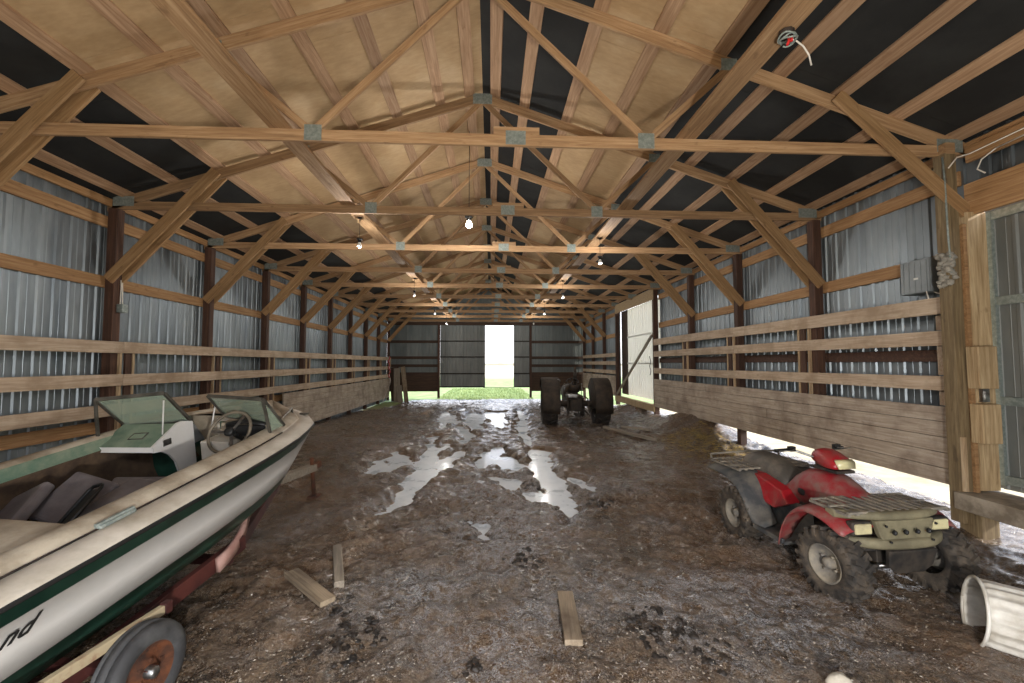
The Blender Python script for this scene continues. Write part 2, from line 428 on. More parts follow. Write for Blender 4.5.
c=corrugated(-3.3,2.78,.5,3.9,0,'y',depth=-.02); c.build('door_sheet',M['door_metal'],t,solid=.002)
for z in (.62,1.55,2.75,3.8): MB().box((-.03,-.26,z),(.04,6.0,.1)).build('door_frame_rail',M['gusset'],t)
MB().box((-.03,2.72,2.2),(.05,.07,3.3)).build('door_frame_stile',M['gusset'],t)
for z0,z1,l,y in ((1.70,2.20,'upper pale wooden block on the right door jamb',4.80),(1.06,1.52,'lower pale wooden block on the right door jamb',4.79)):
    o=MB().box((0,0,0),(.24,.14,z1-z0)).build('wooden_block',M['jamb'],bevel=.012,loc=(XR-.06,y+.04,(z0+z1)/2)); tag(o,l,'wooden block','jamb blocks')
o=MB().box((0,0,0),(.09,.05,.16)).box((0,-.03,.0),(.05,.02,.1)).build('door_latch',M['chrome'],loc=(XR-.02,4.87,1.62)); tag(o,'small grey metal latch between the two wooden blocks','latch')
# ---- side door on the right (y 15..19.7)
for y,l in ((15.07,'near'),(19.72,'far')):
    o=MB().box((0,0,0),(.16,.16,CH)).build('door_post',M['post'] ,bevel=.006,loc=(XR-.02,y,CH/2+.1)); tag(o,'dark brown post at the %s edge of the right side door'%l,'post')
o=board('side_door_header',(XR-.1,15.0,4.48),(XR-.1,19.7,4.5),.40,.05,M['jamb'],(1,0,0)); tag(o,'pale header beam over the right side door','header')
o=MB().box((0,0,0),(.2,4.7,.24)).build('side_door_sill',M['jamb'],bevel=.008,loc=(XR-.06,17.35,.40)); tag(o,'pale sunlit sill beam under the right side door','sill')
t=thing('side_door','pale ribbed side door sheet in the right wall','door',(XR+.24,17.35,0))
corrugated(-2.45,1.55,.62,4.4,0,'y',depth=-.03).build('door_sheet',M['door_white'],t,solid=.002)
for z in (2.0,3.15): MB().box((-.045,-.45,z),(.03,4.0,.06)).build('door_frame_rail',M['door_white'],t)
MB().box((-.02,2.0,2.5),(.03,.9,3.8)).build('dark_board',M['darkwood'],t)
o=board('leaning_pole',(XR-.18,19.3,.62),(XR-.12,15.15,3.0),.1,.06,M['grey_wood'],(1,0,0)); tag(o,'grey timber prop leaning diagonally across the pale side door','pole')
# ---- far gable: posts, girts, doors
for x in (-3.25,2.5):
    o=MB().box((0,0,0),(.14,.16,4.7)).build('door_post',M['post'],bevel=.006,loc=(x,YF-.02,2.2)); tag(o,'dark post at the %s edge of the big far doorway'%('left' if x<0 else 'right'),'post')
for x0,x1,l in ((XL,-3.32,'left'),(2.57,XR,'right')):
    for z in (3.35,2.35,1.85,1.35):
        o=board('gable_girt',(x0,YF+.079,z),(x1,YF+.079,z),.17,.04,M['darkwood'],(0,1,0)); tag(o,'dark girt on the far wall %s of the doorway at %s'%(l,{3.35:'knee brace height',2.35:'rail height',1.85:'waist height',1.35:'the top of the plywood'}[z]),'girt','far wall girts')
    o=MB().box(((x0+x1)/2,YF+.05,.78),(x1-x0,.025,1.05)).build('plywood_skirt',M['darkwood']); tag(o,'dark brown plywood skirt on the far wall %s of the doorway'%l,'plywood')
o=board('far_header',(XL,YF-.06,4.48),(XR,YF-.06,4.48),.2,.05,M['darkwood'],(0,1,0)); tag(o,'dark header beam across the far wall','header')
for x0,x1,l in ((-3.2,-.37,'wide left leaf of the far sliding door, dark grey ribbed metal'),(1.45,2.62,'narrow visible right leaf of the far sliding door, dark grey ribbed metal')):
    t=thing('sliding_door',l,'door',((x0+x1)/2,YF+.28,0)); hw=(x1-x0)/2
    corrugated(-hw,hw,.47,4.5,0,'x').build('door_sheet',M['door_metal'],t,solid=.002)
    for z in (.52,1.35,2.4,3.4): MB().box((0,-.03,z),(2*hw,.04,.07)).build('door_frame_rail',M['dark_iron'],t)
    if x0<0:
        b=MB(); b.tube([(-hw+.15,-.06,2.2),(-hw+.2,-.1,2.1),(-hw+.18,-.08,1.95)],.02); b.box((-hw+.12,-.05,2.15),(.06,.03,.2)); b.build('door_handle',M['chrome'],t)
o=MB().box((0,0,0),(1.95,.03,.03)).build('bottom_guide',M['dark_iron'],loc=(.5,YF+.28,.46)); tag(o,'thin dark bottom guide bar across the far door opening','guide bar')
# ---- boards lying along the truss chords
for x,w,l in ((-2.47,.24,'left'),(2.38,.24,'right')):
    o=board('lateral_tie',(x,YN,CH+.161),(x,YF-.1,CH+.161),w,.04,M['truss'],(0,0,1)); tag(o,'long tie board lying on the truss chords %s of the ridge'%l,'tie board','lateral tie boards')
# ------------------------------------------------------------------ camera
FOC,YAW,PIT,HC=430.,.0489,.0506,2.0
cam=bpy.data.cameras.new('camera'); co=bpy.data.objects.new('camera',cam); C.objects.link(co)
cam.sensor_width=36; cam.lens=FOC/1024*36; cam.clip_start=.05; cam.clip_end=2000
co.location=(0,0,HC); co.rotation_euler=(PI/2+PIT,0,-YAW)
bpy.context.scene.camera=co
# where a sight line from the standing place meets a level: used once to survey the yard from the photograph
def gpt(u,v,z=0):
    cy,sy,cp,sp=math.cos(YAW),math.sin(YAW),math.cos(PIT),math.sin(PIT)
    d=(np.array([sy*cp,cy*cp,sp])*FOC+np.array([cy,-sy,0])*(u-512)-np.array([-sy*sp,-cy*sp,cp])*(v-341.5))
    t=(z-HC)/d[2]; return d[0]*t,d[1]*t
# ------------------------------------------------------------------ mud floor with ruts and puddles
def hash2(i,j,s):
    h=np.sin(i*127.1+j*311.7+s*74.7)*43758.5453; return h-np.floor(h)
def vnoise(x,y,s=0):
    i=np.floor(x); j=np.floor(y); f=x-i; g=y-j; f=f*f*(3-2*f); g=g*g*(3-2*g)
    a=hash2(i,j,s);b=hash2(i+1,j,s);c=hash2(i,j+1,s);d=hash2(i+1,j+1,s)
    return (a*(1-f)+b*f)*(1-g)+(c*(1-f)+d*f)*g
def fbm(x,y,o=4,s=0):
    r=0;a=.5
    for k in range(o): r=r+a*vnoise(x*2**k+k*17.3,y*2**k-k*9.1,s+k); a*=.5
    return r
def sstep(a,b,x):
    t=np.clip((x-a)/(b-a),0,1); return t*t*(3-2*t)
def base(x,y):
    z=-.28*sstep(14,27,y)
    z=z-.16*sstep(-4.2,-6.4,-np.abs(x)*0+x)*0
    z=z-.16*sstep(0,1,(-4.0-x)/2.3)*sstep(6,13,y)            # falls to the left wall
    bank=np.exp(-((x-5.9)/.75)**2)*np.exp(-((y-12.3)/1.9)**2)*.55   # heap under the right kick wall
    bank=bank+np.exp(-((x-6.0)/.8)**2)*np.exp(-((y-17.5)/2.6)**2)*.35
    bank=bank+np.exp(-((x-6.1)/.5)**2)*np.exp(-((y-7.4)/1.2)**2)*.16
    return z+bank
PZ=3.657
PUD=[[(365,165),(355,235),(330,300),(290,370),(230,430),(150,462),(165,425),(200,400),(250,300),(290,240),(325,170)],
 [(360,85),(395,76),(425,95),(440,125),(485,165),(470,200),(440,200),(450,160),(410,120),(365,145)],
 [(460,203),(440,245),(380,290),(352,268),(400,235)],
 [(453,40),(463,68),(440,80),(400,76),(400,68),(445,62)],
 [(450,92),(500,76),(535,110),(510,147),(460,127)],
 [(528,78),(610,80),(612,110),(600,148),(575,140),(545,120)],
 [(505,270),(520,240),(545,212),(585,203),(580,240),(640,240),(672,268),(640,292),(585,290),(560,268),(530,288)],
 [(565,318),(600,310),(690,330),(640,362),(600,345)],
 [(640,68),(665,70),(685,100),(690,160),(715,210),(760,228),(775,290),(830,345),(862,410),(858,492),(830,490),(800,450),(775,390),(720,330),(716,290),(690,240),(670,180),(650,150)],
 [(835,315),(890,340),(925,365),(880,352)],
 [(80,285),(130,255),(210,222),(275,240),(255,280),(150,307),(95,312)],
 [(478,478),(560,486),(545,545),(500,540)],
 [(370,190),(410,190),(400,210),(370,225)],
 [(680,375),(720,380),(735,410),(690,400)]]
PUDW=[[gpt(340+a/PZ,390+b/PZ,-.03-.1*(b<120)) for a,b in p] for p in PUD]
def sdf(x,y,poly):
    n=len(poly); d=np.full(x.shape,1e9); ins=np.zeros(x.shape,bool)
    for i in range(n):
        ax,ay=poly[i]; bx,by=poly[(i+1)%n]; ex,ey=bx-ax,by-ay; px,py=x-ax,y-ay
        t=np.clip((px*ex+py*ey)/(ex*ex+ey*ey),0,1); d=np.minimum(d,(px-ex*t)**2+(py-ey*t)**2)
        c=((ay>y)!=(by>y)); 
        with np.errstate(divide='ignore',invalid='ignore'): xi=(bx-ax)*(y-ay)/(by-ay if by!=ay else 1e-9)+ax
        ins^=(c&(x<xi))
    d=np.sqrt(d); return np.where(ins,-d,d)
def ground(x,y,fine=True):
    x=np.asarray(x,float); y=np.asarray(y,float); shp=x.shape; x=x.ravel(); y=y.ravel()
    z=base(x,y)
    lump=(fbm(x*1.1,y*1.1,3,3)-.45)*.10
    foot=(fbm(x*4.2,y*4.2,3,11)-.45)*.17
    rid=np.abs(fbm(x*2.6+5,y*2.6,3,23)-.45)*-.20+.035
    sm=(fbm(x*14,y*14,3,31)-.45)*.075
    churn=.55+.6*sstep(.4,.6,fbm(x*.35+3,y*.35,2,41))
    sm=sm+(fbm(x*31,y*31,2,37)-.4)*.035
    z=z+lump*.6+(foot+rid+sm)*churn*.8
    wob=(fbm(x*3,y*2,3,51)-.45)*.55
    pd=np.full(x.shape,9.)
    for p in PUDW:
        b=np.array(p); m=(x>b[:,0].min()-1)&(x<b[:,0].max()+1)&(y>b[:,1].min()-1.5)&(y<b[:,1].max()+1.5)
        if m.any(): pd[m]=np.minimum(pd[m],sdf(x[m],y[m],p))
    w=pd+wob
    dip=sstep(.17,-.17,w)
    z=z-dip*.13+np.exp(-((w-.25)/.2)**2)*.018
    return z.reshape(shp)
def g1(x,y): return float(ground(np.array([x]),np.array([y]))[0])
ys=[YN]; 
while ys[-1]<27.2: 
    y=ys[-1]; ys.append(y+(.06 if y<1.8 else max(.013,.0052*y)))
ys=np.array(ys); xs=np.concatenate([np.arange(XL-.35,-2.5,.03),np.arange(-2.5,4.4,.019),np.arange(4.4,XR+.5,.03)])
XX,YY=np.meshgrid(xs,ys); ZZ=ground(XX,YY)
nx,ny=len(xs),len(ys)
me=bpy.data.meshes.new('floor'); nv=nx*ny
me.vertices.add(nv); me.vertices.foreach_set('co',np.stack([XX,YY,ZZ],-1).astype(np.float32).ravel())
ii=np.arange(nv).reshape(ny,nx); q=np.stack([ii[:-1,:-1],ii[:-1,1:],ii[1:,1:],ii[1:,:-1]],-1).reshape(-1,4)
me.loops.add(q.size); me.loops.foreach_set('vertex_index',q.ravel().astype(np.int32))
me.polygons.add(len(q)); me.polygons.foreach_set('loop_start',np.arange(0,q.size,4,dtype=np.int32)); me.polygons.foreach_set('loop_total',np.full(len(q),4,np.int32))
me.update(); me.polygons.foreach_set('use_smooth',np.ones(len(q),bool)); me.validate()
def mud():
    t=NT('wet_mud'); v=t.coord((1,1,1))
    big=t.noise(v,.55,4,.6); mid=t.noise(v,3.5,5,.65); fin=t.noise(v,28,4,.65); gr=t.noise(v,90,3,.7)
    col=t.ramp(mid,[(.3,(30,23,17)),(.5,(68,54,40)),(.7,(112,91,67))])
    col=t.mix(t.ramp(big,[(.42,(0,0,0,1)),(.62,(.7,.7,.7,1))]),col,(112,82,54))
    col=t.mix(t.ramp(fin,[(.47,(0,0,0,1)),(.62,(.6,.6,.6,1))]),col,(128,106,82))
    col=t.mix(t.ramp(gr,[(.53,(0,0,0,1)),(.62,(.75,.75,.75,1))]),col,(150,136,120))  # pale grains, partly standing in for glints on the wet mud
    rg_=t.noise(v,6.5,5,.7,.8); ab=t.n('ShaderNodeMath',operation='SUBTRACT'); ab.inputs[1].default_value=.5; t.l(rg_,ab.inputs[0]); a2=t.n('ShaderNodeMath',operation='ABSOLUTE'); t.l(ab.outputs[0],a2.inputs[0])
    ridge_glint=t.ramp(a2.outputs[0],[(.0,(1,1,1,1)),(.09,(0,0,0,1))]); at=t.n('ShaderNodeAttribute'); at.attribute_name='glint'; zone=t.ramp(at.outputs['Fac'],[(.35,(0,0,0,1)),(.75,(1,1,1,1))])
    mm=t.n('ShaderNodeMath',operation='MULTIPLY'); t.l(ridge_glint,mm.inputs[0]); t.l(zone,mm.inputs[1]); m2=t.n('ShaderNodeMath',operation='MULTIPLY'); t.l(mm.outputs[0],m2.inputs[0]); t.l(t.ramp(gr,[(.40,(0,0,0,1)),(.55,(1,1,1,1))]),m2.inputs[1])
    col=t.mix(m2.outputs[0],col,(176,178,182))  # pale grey ridges paint the wet sheen into the mud colour
    t.set(Base_Color=col,Roughness=t.ramp(mid,[(.3,(.10,)*3+(1,)),(.55,(.30,)*3+(1,)),(.72,(.55,)*3+(1,))]))
    t.b.inputs['Coat Weight'].default_value=.45; t.b.inputs['Coat Roughness'].default_value=.18; t.b.inputs['Coat IOR'].default_value=1.35
    ad=t.n('ShaderNodeMath',operation='MULTIPLY_ADD'); ad.inputs[1].default_value=.5; t.l(gr,ad.inputs[0]); t.l(fin,ad.inputs[2])
    t.bump(ad.outputs[0],1.0,.05); return t.mat
# painted glints of the wet mud: mostly between the ruts and by the quad bike
glint=fbm(XX*1.3+7,YY*1.3,3,61)*1.0+.38*np.exp(-((XX-.3)/1.0)**2-((YY-5.6)/2.4)**2)+.30*np.exp(-((XX-1.9)/.8)**2-((YY-3.3)/.8)**2)+.15*np.exp(-((XX+1.1)/.8)**2-((YY-4.6)/1.)**2)-.05
at_=me.attributes.new('glint','FLOAT','POINT'); at_.data.foreach_set('value',glint.astype(np.float32).ravel())
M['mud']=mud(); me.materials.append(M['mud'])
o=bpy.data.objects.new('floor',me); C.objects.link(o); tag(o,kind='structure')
# puddles
def water():
    t=NT('sky_tinted_water'); v=t.coord((1,1,1)); n=t.noise(v,2.2,5,.65)
    t.set(Base_Color=t.ramp(n,[(.32,(190,204,216)),(.6,(226,234,242))]),Roughness=t.ramp(n,[(.3,(.2,)*3+(1,)),(.65,(.42,)*3+(1,))]))  # pale blue base colour paints in the sky's reflection
    t.b.inputs['Specular IOR Level'].default_value=.6; t.b.inputs['Coat Weight'].default_value=.4; t.b.inputs['Coat Roughness'].default_value=.12
    t.bump(t.noise(v,9,3,.6),.08,.01); return t.mat
M['water']=water()
PL=['long pale puddle filling the left wheel rut','grey puddle lying across the head of the left rut','short puddle branching right of the left rut','narrow far puddle nearest the open doorway',
 'shallow pond between the two ruts, left of the bright one','bright puddle between the ruts just left of the right rut head','broad white puddle in the middle between the two ruts','thin puddle patch below the broad middle puddle',
 'long pale puddle filling the right wheel rut','thin side streak of water right of the right rut','broad faint puddle left of the left rut','nearest small puddle on the centre line','tiny puddle beside the left rut branch','tiny puddle touching the right rut on its left']
for pi,(p,l) in enumerate(zip(PUDW,PL)):
    cx=sum(a for a,b in p)/len(p); cy=sum(b for a,b in p)/len(p); x0,x1=min(a for a,b in p)-.4,max(a for a,b in p)+.4; y0,y1=min(b for a,b in p)-.5,max(b for a,b in p)+.5
    gx=np.arange(math.floor(x0/.1)*.1,x1,.1); gy=np.arange(math.floor(y0/.14)*.14,y1,.14); A,B=np.meshgrid(gx,gy); AV,BV=A.ravel(),B.ravel(); S=sdf(AV,BV,p)
    for qi,q in enumerate(PUDW):
        if qi!=pi: s2=sdf(AV,BV,q); S=np.where((s2<S)|((s2==S)&(qi<pi)),9,S)
    S=S.reshape(A.shape)
    Zb=-.28*sstep(14,27,B)-.058
    b=MB(); idx={}
    for i in range(len(gy)-1):
        for j in range(len(gx)-1):
            if S[i,j]<.22:
                f=[]
                for a,c in ((i,j),(i,j+1),(i+1,j+1),(i+1,j)):
                    if (a,c) not in idx: idx[(a,c)]=len(b.v); b.v.append((A[a,c]-cx,B[a,c]-cy,float(Zb[a,c])))
                    f.append(idx[(a,c)])
                b.f.append(tuple(f)); b.m.append(0); b.sm.append(True)
    o=b.build('puddle',M['water'],loc=(cx,cy,0)); tag(o,l,'puddle','meltwater puddles in the ruts')
# ------------------------------------------------------------------ outdoors
def field():
    t=NT('field'); tc=t.n('ShaderNodeTexCoord'); sp=t.n('ShaderNodeSeparateXYZ'); t.l(tc.outputs['Object'],sp.inputs[0])
    v=t.coord((1,1,1)); n=t.noise(v,1.2,6,.7); n2=t.noise(v,.05,4,.6)
    gcol=t.ramp(n,[(.3,(104,124,66)),(.55,(138,154,92)),(.75,(168,174,120))])
    dry=t.ramp(n,[(.3,(150,134,104)),(.6,(190,174,142)),(.75,(214,200,172))])
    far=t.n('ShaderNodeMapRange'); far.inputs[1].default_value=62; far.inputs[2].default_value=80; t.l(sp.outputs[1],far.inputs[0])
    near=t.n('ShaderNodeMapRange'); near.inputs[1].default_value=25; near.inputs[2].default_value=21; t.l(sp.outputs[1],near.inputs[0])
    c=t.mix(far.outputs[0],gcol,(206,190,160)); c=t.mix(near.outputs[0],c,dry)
    t.set(Base_Color=c,Roughness=.9); return t.mat
M['field']=field()
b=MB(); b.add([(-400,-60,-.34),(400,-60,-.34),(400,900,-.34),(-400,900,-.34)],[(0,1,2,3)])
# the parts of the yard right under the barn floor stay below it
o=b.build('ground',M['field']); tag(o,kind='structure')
def blades(x0,x1,y0,y1,n,h,seed):
    rg=random.Random(seed); b=MB()
    for i in range(n):
        x,y=rg.uniform(x0,x1),rg.uniform(y0,y1); a=rg.uniform(0,6.3); k=rg.uniform(.5,1.2)*h; w=.012
        dx,dy=math.cos(a),math.sin(a); l=rg.uniform(-.6,.6)*k
        b.add([(x-dx*w,y-dy*w,-.34),(x+dx*w,y+dy*w,-.34),(x+dy*l,y-dx*l,-.34+k)],[(0,1,2)])
    return b
o=blades(-3.5,2.8,26.4,40,9000,.12,3).build('grass',plain('grass_blades',(104,124,66),.8,0,(150,160,104),.8)); tag(o,'short green grass growing outside the far doorway','grass',kind='stuff')
o=MB(); rg=random.Random(5); rows=[]
for i in range(60):
    x=-260+i*9; h=2.6+rg.uniform(-1,1.6); rows.append([(x,420,-.4),(x,419,h*.6),(x,421,h),(x,424,h*.5),(x,426,-.4)])
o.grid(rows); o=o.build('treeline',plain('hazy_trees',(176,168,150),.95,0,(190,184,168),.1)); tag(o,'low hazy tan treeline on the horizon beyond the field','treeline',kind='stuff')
# ------------------------------------------------------------------ light
w=bpy.data.worlds.new('world'); bpy.context.scene.world=w; w.use_nodes=True; nt=w.node_tree
bg=nt.nodes['Background']; tc=nt.nodes.new('ShaderNodeTexCoord'); sp=nt.nodes.new('ShaderNodeSeparateXYZ'); rp=nt.nodes.new('ShaderNodeValToRGB')
nt.links.new(tc.outputs['Generated'],sp.inputs[0]); nt.links.new(sp.outputs[2],rp.inputs[0]); nt.links.new(rp.outputs[0],bg.inputs[0])
e=rp.color_ramp.elements; e[0].position=0; e[0].color=(.93,.90,.90,1); e[1].position=.5; e[1].color=(.62,.76,1,1)
bg.inputs[1].default_value=SKY
sun=bpy.data.lights.new('sun','SUN'); sun.energy=SUN; sun.angle=.02; sun.color=(1,.93,.82)
so=bpy.data.objects.new('sun',sun); C.objects.link(so); so.rotation_euler=Vector((-.9,.12,-.46)).to_track_quat('-Z','Y').to_euler()
def bulb_light(p,power,r=.06,col=(1,.965,.92)):
    l=bpy.data.lights.new('bulb_light','POINT'); l.energy=power; l.shadow_soft_size=r; l.color=col
    o=bpy.data.objects.new('bulb_light',l); C.objects.link(o); o.location=p; return o
M['porcelain']=plain('porcelain',(206,204,196),.35)
def emis(name,c,s):
    t=NT(name); t.set(Base_Color=lin(c)); t.b.inputs['Emission Color'].default_value=lin(c); t.b.inputs['Emission Strength'].default_value=s; return t.mat
M['lit']=emis('lit_bulb',(255,246,228),40)
M['bulb']=plain('bulb_glass',(214,214,208),.15)
def lampholder(p,label,lit=False,name='bulb_fixture',drop=0):
    """porcelain socket screwed under a board, bulb hanging down"""
    t=thing(name,label,'light',p,group='bulb fixtures under the roof')
    V=frame((0,0,-drop),(0,0,-1),(0,1,0))
    if drop: MB().tube([(0,0,0),(0,0,-drop)],.005,6).lathe([(0,.04),(.02,.03),(.02,.001)],12,frame((0,0,0),(0,0,-1),(0,1,0))).build('cord',M['black'],t)
    MB().lathe([(0,.001),(0,.055),(.02,.055),(.035,.03),(.07,.028),(.07,.001)],16,V).build('socket',M['black'],t)
    MB().lathe([(.06,.02),(.08,.024),(.10,.034),(.13,.043),(.155,.040),(.175,.025),(.182,.001)],16,V).build('bulb',M['lit'] if lit else M['bulb'],t)
    return t
# ------------------------------------------------------------------ boat
M['gel']=plain('dusty_gelcoat',(150,141,125),.55,0,(192,185,173),2.6,.3,.62,bump=.08)
M['deck']=plain('dirty_deck',(124,112,94),.75,0,(176,166,148),2.6,.35,.62,bump=.2,bscale=40)
M['white_hull']=plain('white_hull',(190,188,184),.35,0,(206,204,200),1.5)
M['green']=plain('dark_green_gelcoat',(22,52,42),.32,0,(44,78,64),3)
M['lgreen']=plain('faded_green_liner',(70,100,84),.6,0,(120,130,110),3.5)
M['dash']=plain('dusty_green_dash',(84,104,88),.6,0,(122,134,114),3)
M['liner']=plain('brown_carpet',(58,44,32),.95,0,(84,66,48),6)
M['vinyl']=plain('grey_vinyl',(84,78,80),.55,0,(112,106,106),3,bump=.1)
M['maroon']=plain('maroon_paint',(52,20,17),.65,0,(82,38,31),4)
M['pink']=plain('lit_maroon_paint',(150,110,100),.6,0,(178,146,134),4)  # lit end of the maroon rail, its brightness put into the colour
M['rust']=plain('rust',(96,54,28),.9,.1,(46,28,20),9,bump=.3)
M['yellow_white']=plain('chipped_cream_paint',(156,142,114),.75,0,(112,66,42),5,.5,.68)
M['rubber']=plain('old_rubber',(42,42,43),.75,0,(70,70,70),5,bump=.15)
M['frame_alu']=plain('tarnished_aluminium',(62,60,54),.5,.4,(96,92,84),6)
def glass(name,c,alpha):
    t=NT(name); t.set(Base_Color=lin(c),Roughness=.12,Alpha=alpha); t.b.inputs['Specular IOR Level'].default_value=.7; return t.mat
M['glass']=glass('dusty_green_glass',(150,164,146),.55)
yb=math.atan(.144); pb=math.atan(.155/math.hypot(1,.144))
FW=Vector((math.sin(yb)*math.cos(pb),math.cos(yb)*math.cos(pb),math.sin(pb))); SB=Vector((math.cos(yb),-math.sin(yb),0)); UB=SB.cross(FW)
OB=Vector((-2.953,2.709,.199))-SB*.28
BM=Matrix(((SB.x,FW.x,UB.x,OB.x),(SB.y,FW.y,UB.y,OB.y),(SB.z,FW.z,UB.z,OB.z),(0,0,0,1)))
boat=thing('motorboat','old white and green motorboat with windshields, resting on a trailer by the left wall','boat',M=BM)
ST=[-1.5,-.8,0,.6,1.0,1.4,1.7,2.0,2.25,2.5,2.7,2.85,2.97,3.07,3.14]
kn=[-1.5,0,1.0,1.6,2.1,2.5,2.8,3.02,3.14]
f_ws=lambda s: float(np.interp(s,kn,[1.08,1.1,1.1,1.09,1.04,.92,.68,.38,.02]))
f_wc=lambda s: float(np.interp(s,kn,[.86,.88,.88,.85,.76,.58,.34,.13,.01]))
f_hc=lambda s: float(np.interp(s,kn,[.18,.18,.18,.19,.23,.31,.46,.62,.72]))
f_hk=lambda s: float(np.interp(s,kn,[0,0,0,.03,.10,.23,.42,.60,.71]))
def hull_half(s):
    ws,wc,hc,hk=f_ws(s),f_wc(s),f_hc(s),f_hk(s); hs=.735
    L=lambda t,bul: (wc+(ws-wc)*t+bul*(ws)*.03, hc+(hs-hc)*t)
    return [(0,hk),(wc*.5,hk+(hc-hk)*.5),(wc,hc),L(.14,.8),L(.30,1.1),L(.30,1.1),L(.58,1),L(.86,.4),L(.86,.4),(ws,hs),(ws+.012,hs),(ws+.02,hs+.012),(ws+.012,hs+.03)]
rows=[]
for s in ST:
    h=hull_half(s); full=[(-w,s,z) for w,z in h[::-1]]+[(w,s,z) for w,z in h[1:]]
    rows.append(full)
nh=13
def hm(i,j):
    k=abs(j+.5-(nh-1)); k=int(k)
    return 1 if k<4 else (0 if k<7 else (1 if k<9 else 2))
b=MB(); b.grid(rows,0,True,False,False,hm); o0=len(b.v)-len(rows)*(2*nh-1)
b.f.append(tuple(range(o0,o0+2*nh-1))); b.m.append(0); b.sm.append(False)
hull=b.build('hull',[M['white_hull'],M['green'],M['black']],boat); tag(hull,'white hull with dark green stripe and green bottom')
# lettering at the aft end of the starboard side
cu=bpy.data.curves.new('lettering','FONT'); cu.body='nd'; cu.size=.125; cu.shear=.55; cu.extrude=.0012; cu.space_character=1.02; cu.offset=.002
cu.materials.append(M['black']); tmp=bpy.data.objects.new('lettering_curve',cu); C.objects.link(tmp); bpy.context.view_layer.update()
ltm=bpy.data.meshes.new_from_object(tmp.evaluated_get(bpy.context.evaluated_depsgraph_get())); bpy.data.objects.remove(tmp)
lt=bpy.data.objects.new('lettering',ltm); C.objects.link(lt); lt.parent=boat
tag(lt,'black slanted script letters on the white side')
x_=Vector((0,1,0)); a0=Vector((1.045,0,.545)); a1=Vector((1.079,0,.64)); y_=(a1-a0).normalized(); z_=x_.cross(y_)
lt.matrix_local=Matrix(((x_.x,y_.x,z_.x,1.060),(x_.y,y_.y,z_.y,-.385),(x_.z,y_.z,z_.z,.548),(0,0,0,1)))
# gunwales
def gun(s):
    ws=f_ws(s); k=min(1,ws/.5); W=lambda d: max(ws-d*k,0)
    return [(ws+.012,.765),(W(-.0),.782),(W(.09),.802),(W(.15),.812),(W(.16),.806),(W(.175),.816),(W(.2),.836),(W(.24),.856),(W(.29),.864),(W(.33),.858),(W(.36),.835)]
b=MB()
for sg in (1,-1):
    rows=[[(sg*w,s,h) for w,h in (gun(s) if sg>0 else gun(s)[::-1])] for s in ST]
    b.grid(rows,0,True,matf=(lambda i,j: 1 if (4<j) else 0) if sg>0 else (lambda i,j: 1 if j<6 else 0))
b.build('gunwale',[M['gel'],M['deck']],boat)
for sg,a,c in ((1,-1.4,2.0),(-1,-1.4,2.0)):
    MB().tube([(sg*(f_ws(s)-.162),s,.815) for s in np.linspace(a,c,14)],.006,6).build('trim_strip',M['dark_iron'],boat)
win=lambda s: max(f_ws(s)-.36*min(1,f_ws(s)/.5),0)
b=MB(); rows=[]
for s in [x for x in ST if x>=2.5]: 
    w=win(s)+.01; rows.append([(w*t,s,.835+.03*(1-t*t)) for t in (-1,-.5,0,.5,1)])
b.grid(rows); b.add([(-win(2.5)-.02,2.5,.835),(win(2.5)+.02,2.5,.835),(.36,2.5,.5),(-.36,2.5,.5)],[(0,1,2,3)])
b.build('foredeck',M['deck'],boat)
b=MB(); rows=[[(win(s)*t,s,.835+.02*(1-t*t)) for t in (-1,-.6,-.2,.2,.6,1)] for s in (-1.5,-.8,0,.19)]
rows.append([(win(.2)*t,.21,.825+.02*(1-t*t)) for t in (-1,-.6,-.2,.2,.6,1)]); rows.append([(win(.2)*t,.212,.15) for t in (-1,-.6,-.2,.2,.6,1)])
b.grid(rows); b.build('aft_deck',M['deck'],boat)
b=MB()
for sg in (-1,1):
    rows=[]
    for s in (.16,.8,1.3,1.7,2.1,2.5):
        w=win(s); p=[(sg*w,s,.836),(sg*(w-.02),s,.81),(sg*(w-.01),s,.775),(sg*(w-.04),s,.74),(sg*(w-.01),s,.69),(sg*(min(w,f_wc(s))-.01),s,max(.45,f_hc(s)+.08)),(sg*(min(w,f_wc(s))-.07),s,max(.25,f_hc(s)+.05))]
        rows.append(p if sg<0 else p[::-1])
    b.grid(rows,0,True,matf=(lambda i,j:0 if j<3 else 1) if sg<0 else (lambda i,j:0 if j>2 else 1))
b.build('side_liner',[M['lgreen'],M['liner']],boat)
MB().box((0,1.2,.27),(1.44,1.95,.03)).build('cockpit_floor',M['liner'],boat)
# port console
con=MB(); con.add([(-.74,1.62,.765),(-.2,1.67,.755),(-.2,1.95,.907),(-.74,1.90,.905),(-.74,1.62,.72),(-.2,1.67,.71),(-.2,1.95,.86),(-.74,1.90,.86)],
  [(0,1,2,3),(7,6,5,4)],0).add([(-.74,1.615,.767),(-.2,1.665,.757),(-.2,1.665,.705),(-.74,1.615,.715)],[(0,3,2,1)],1)
con.add([(-.74,1.62,.765),(-.74,1.9,.905),(-.74,1.9,.86),(-.74,1.62,.72)],[(0,1,2,3)],1)
pc=con.build('dashboard',[M['dash'],M['white_hull']],boat); tag(pc,'faded green dash top with white lip')
f=MB(); 
for p,q in (((-.52,1.73),(-.38,1.74)),((-.38,1.74),(-.38,1.81)),((-.38,1.81),(-.52,1.80)),((-.52,1.80),(-.52,1.73))):
    z=lambda s:.762+(s-1.645)*.52+.004
    f.tube([(p[0],p[1],z(p[1])),(q[0],q[1],z(q[1]))],.005,6)
f.build('glovebox_rim',M['frame_alu'],pc)
arc=[(1.66,.705),(1.74,.69),(1.82,.63),(1.88,.54),(1.91,.42),(1.92,.17)]
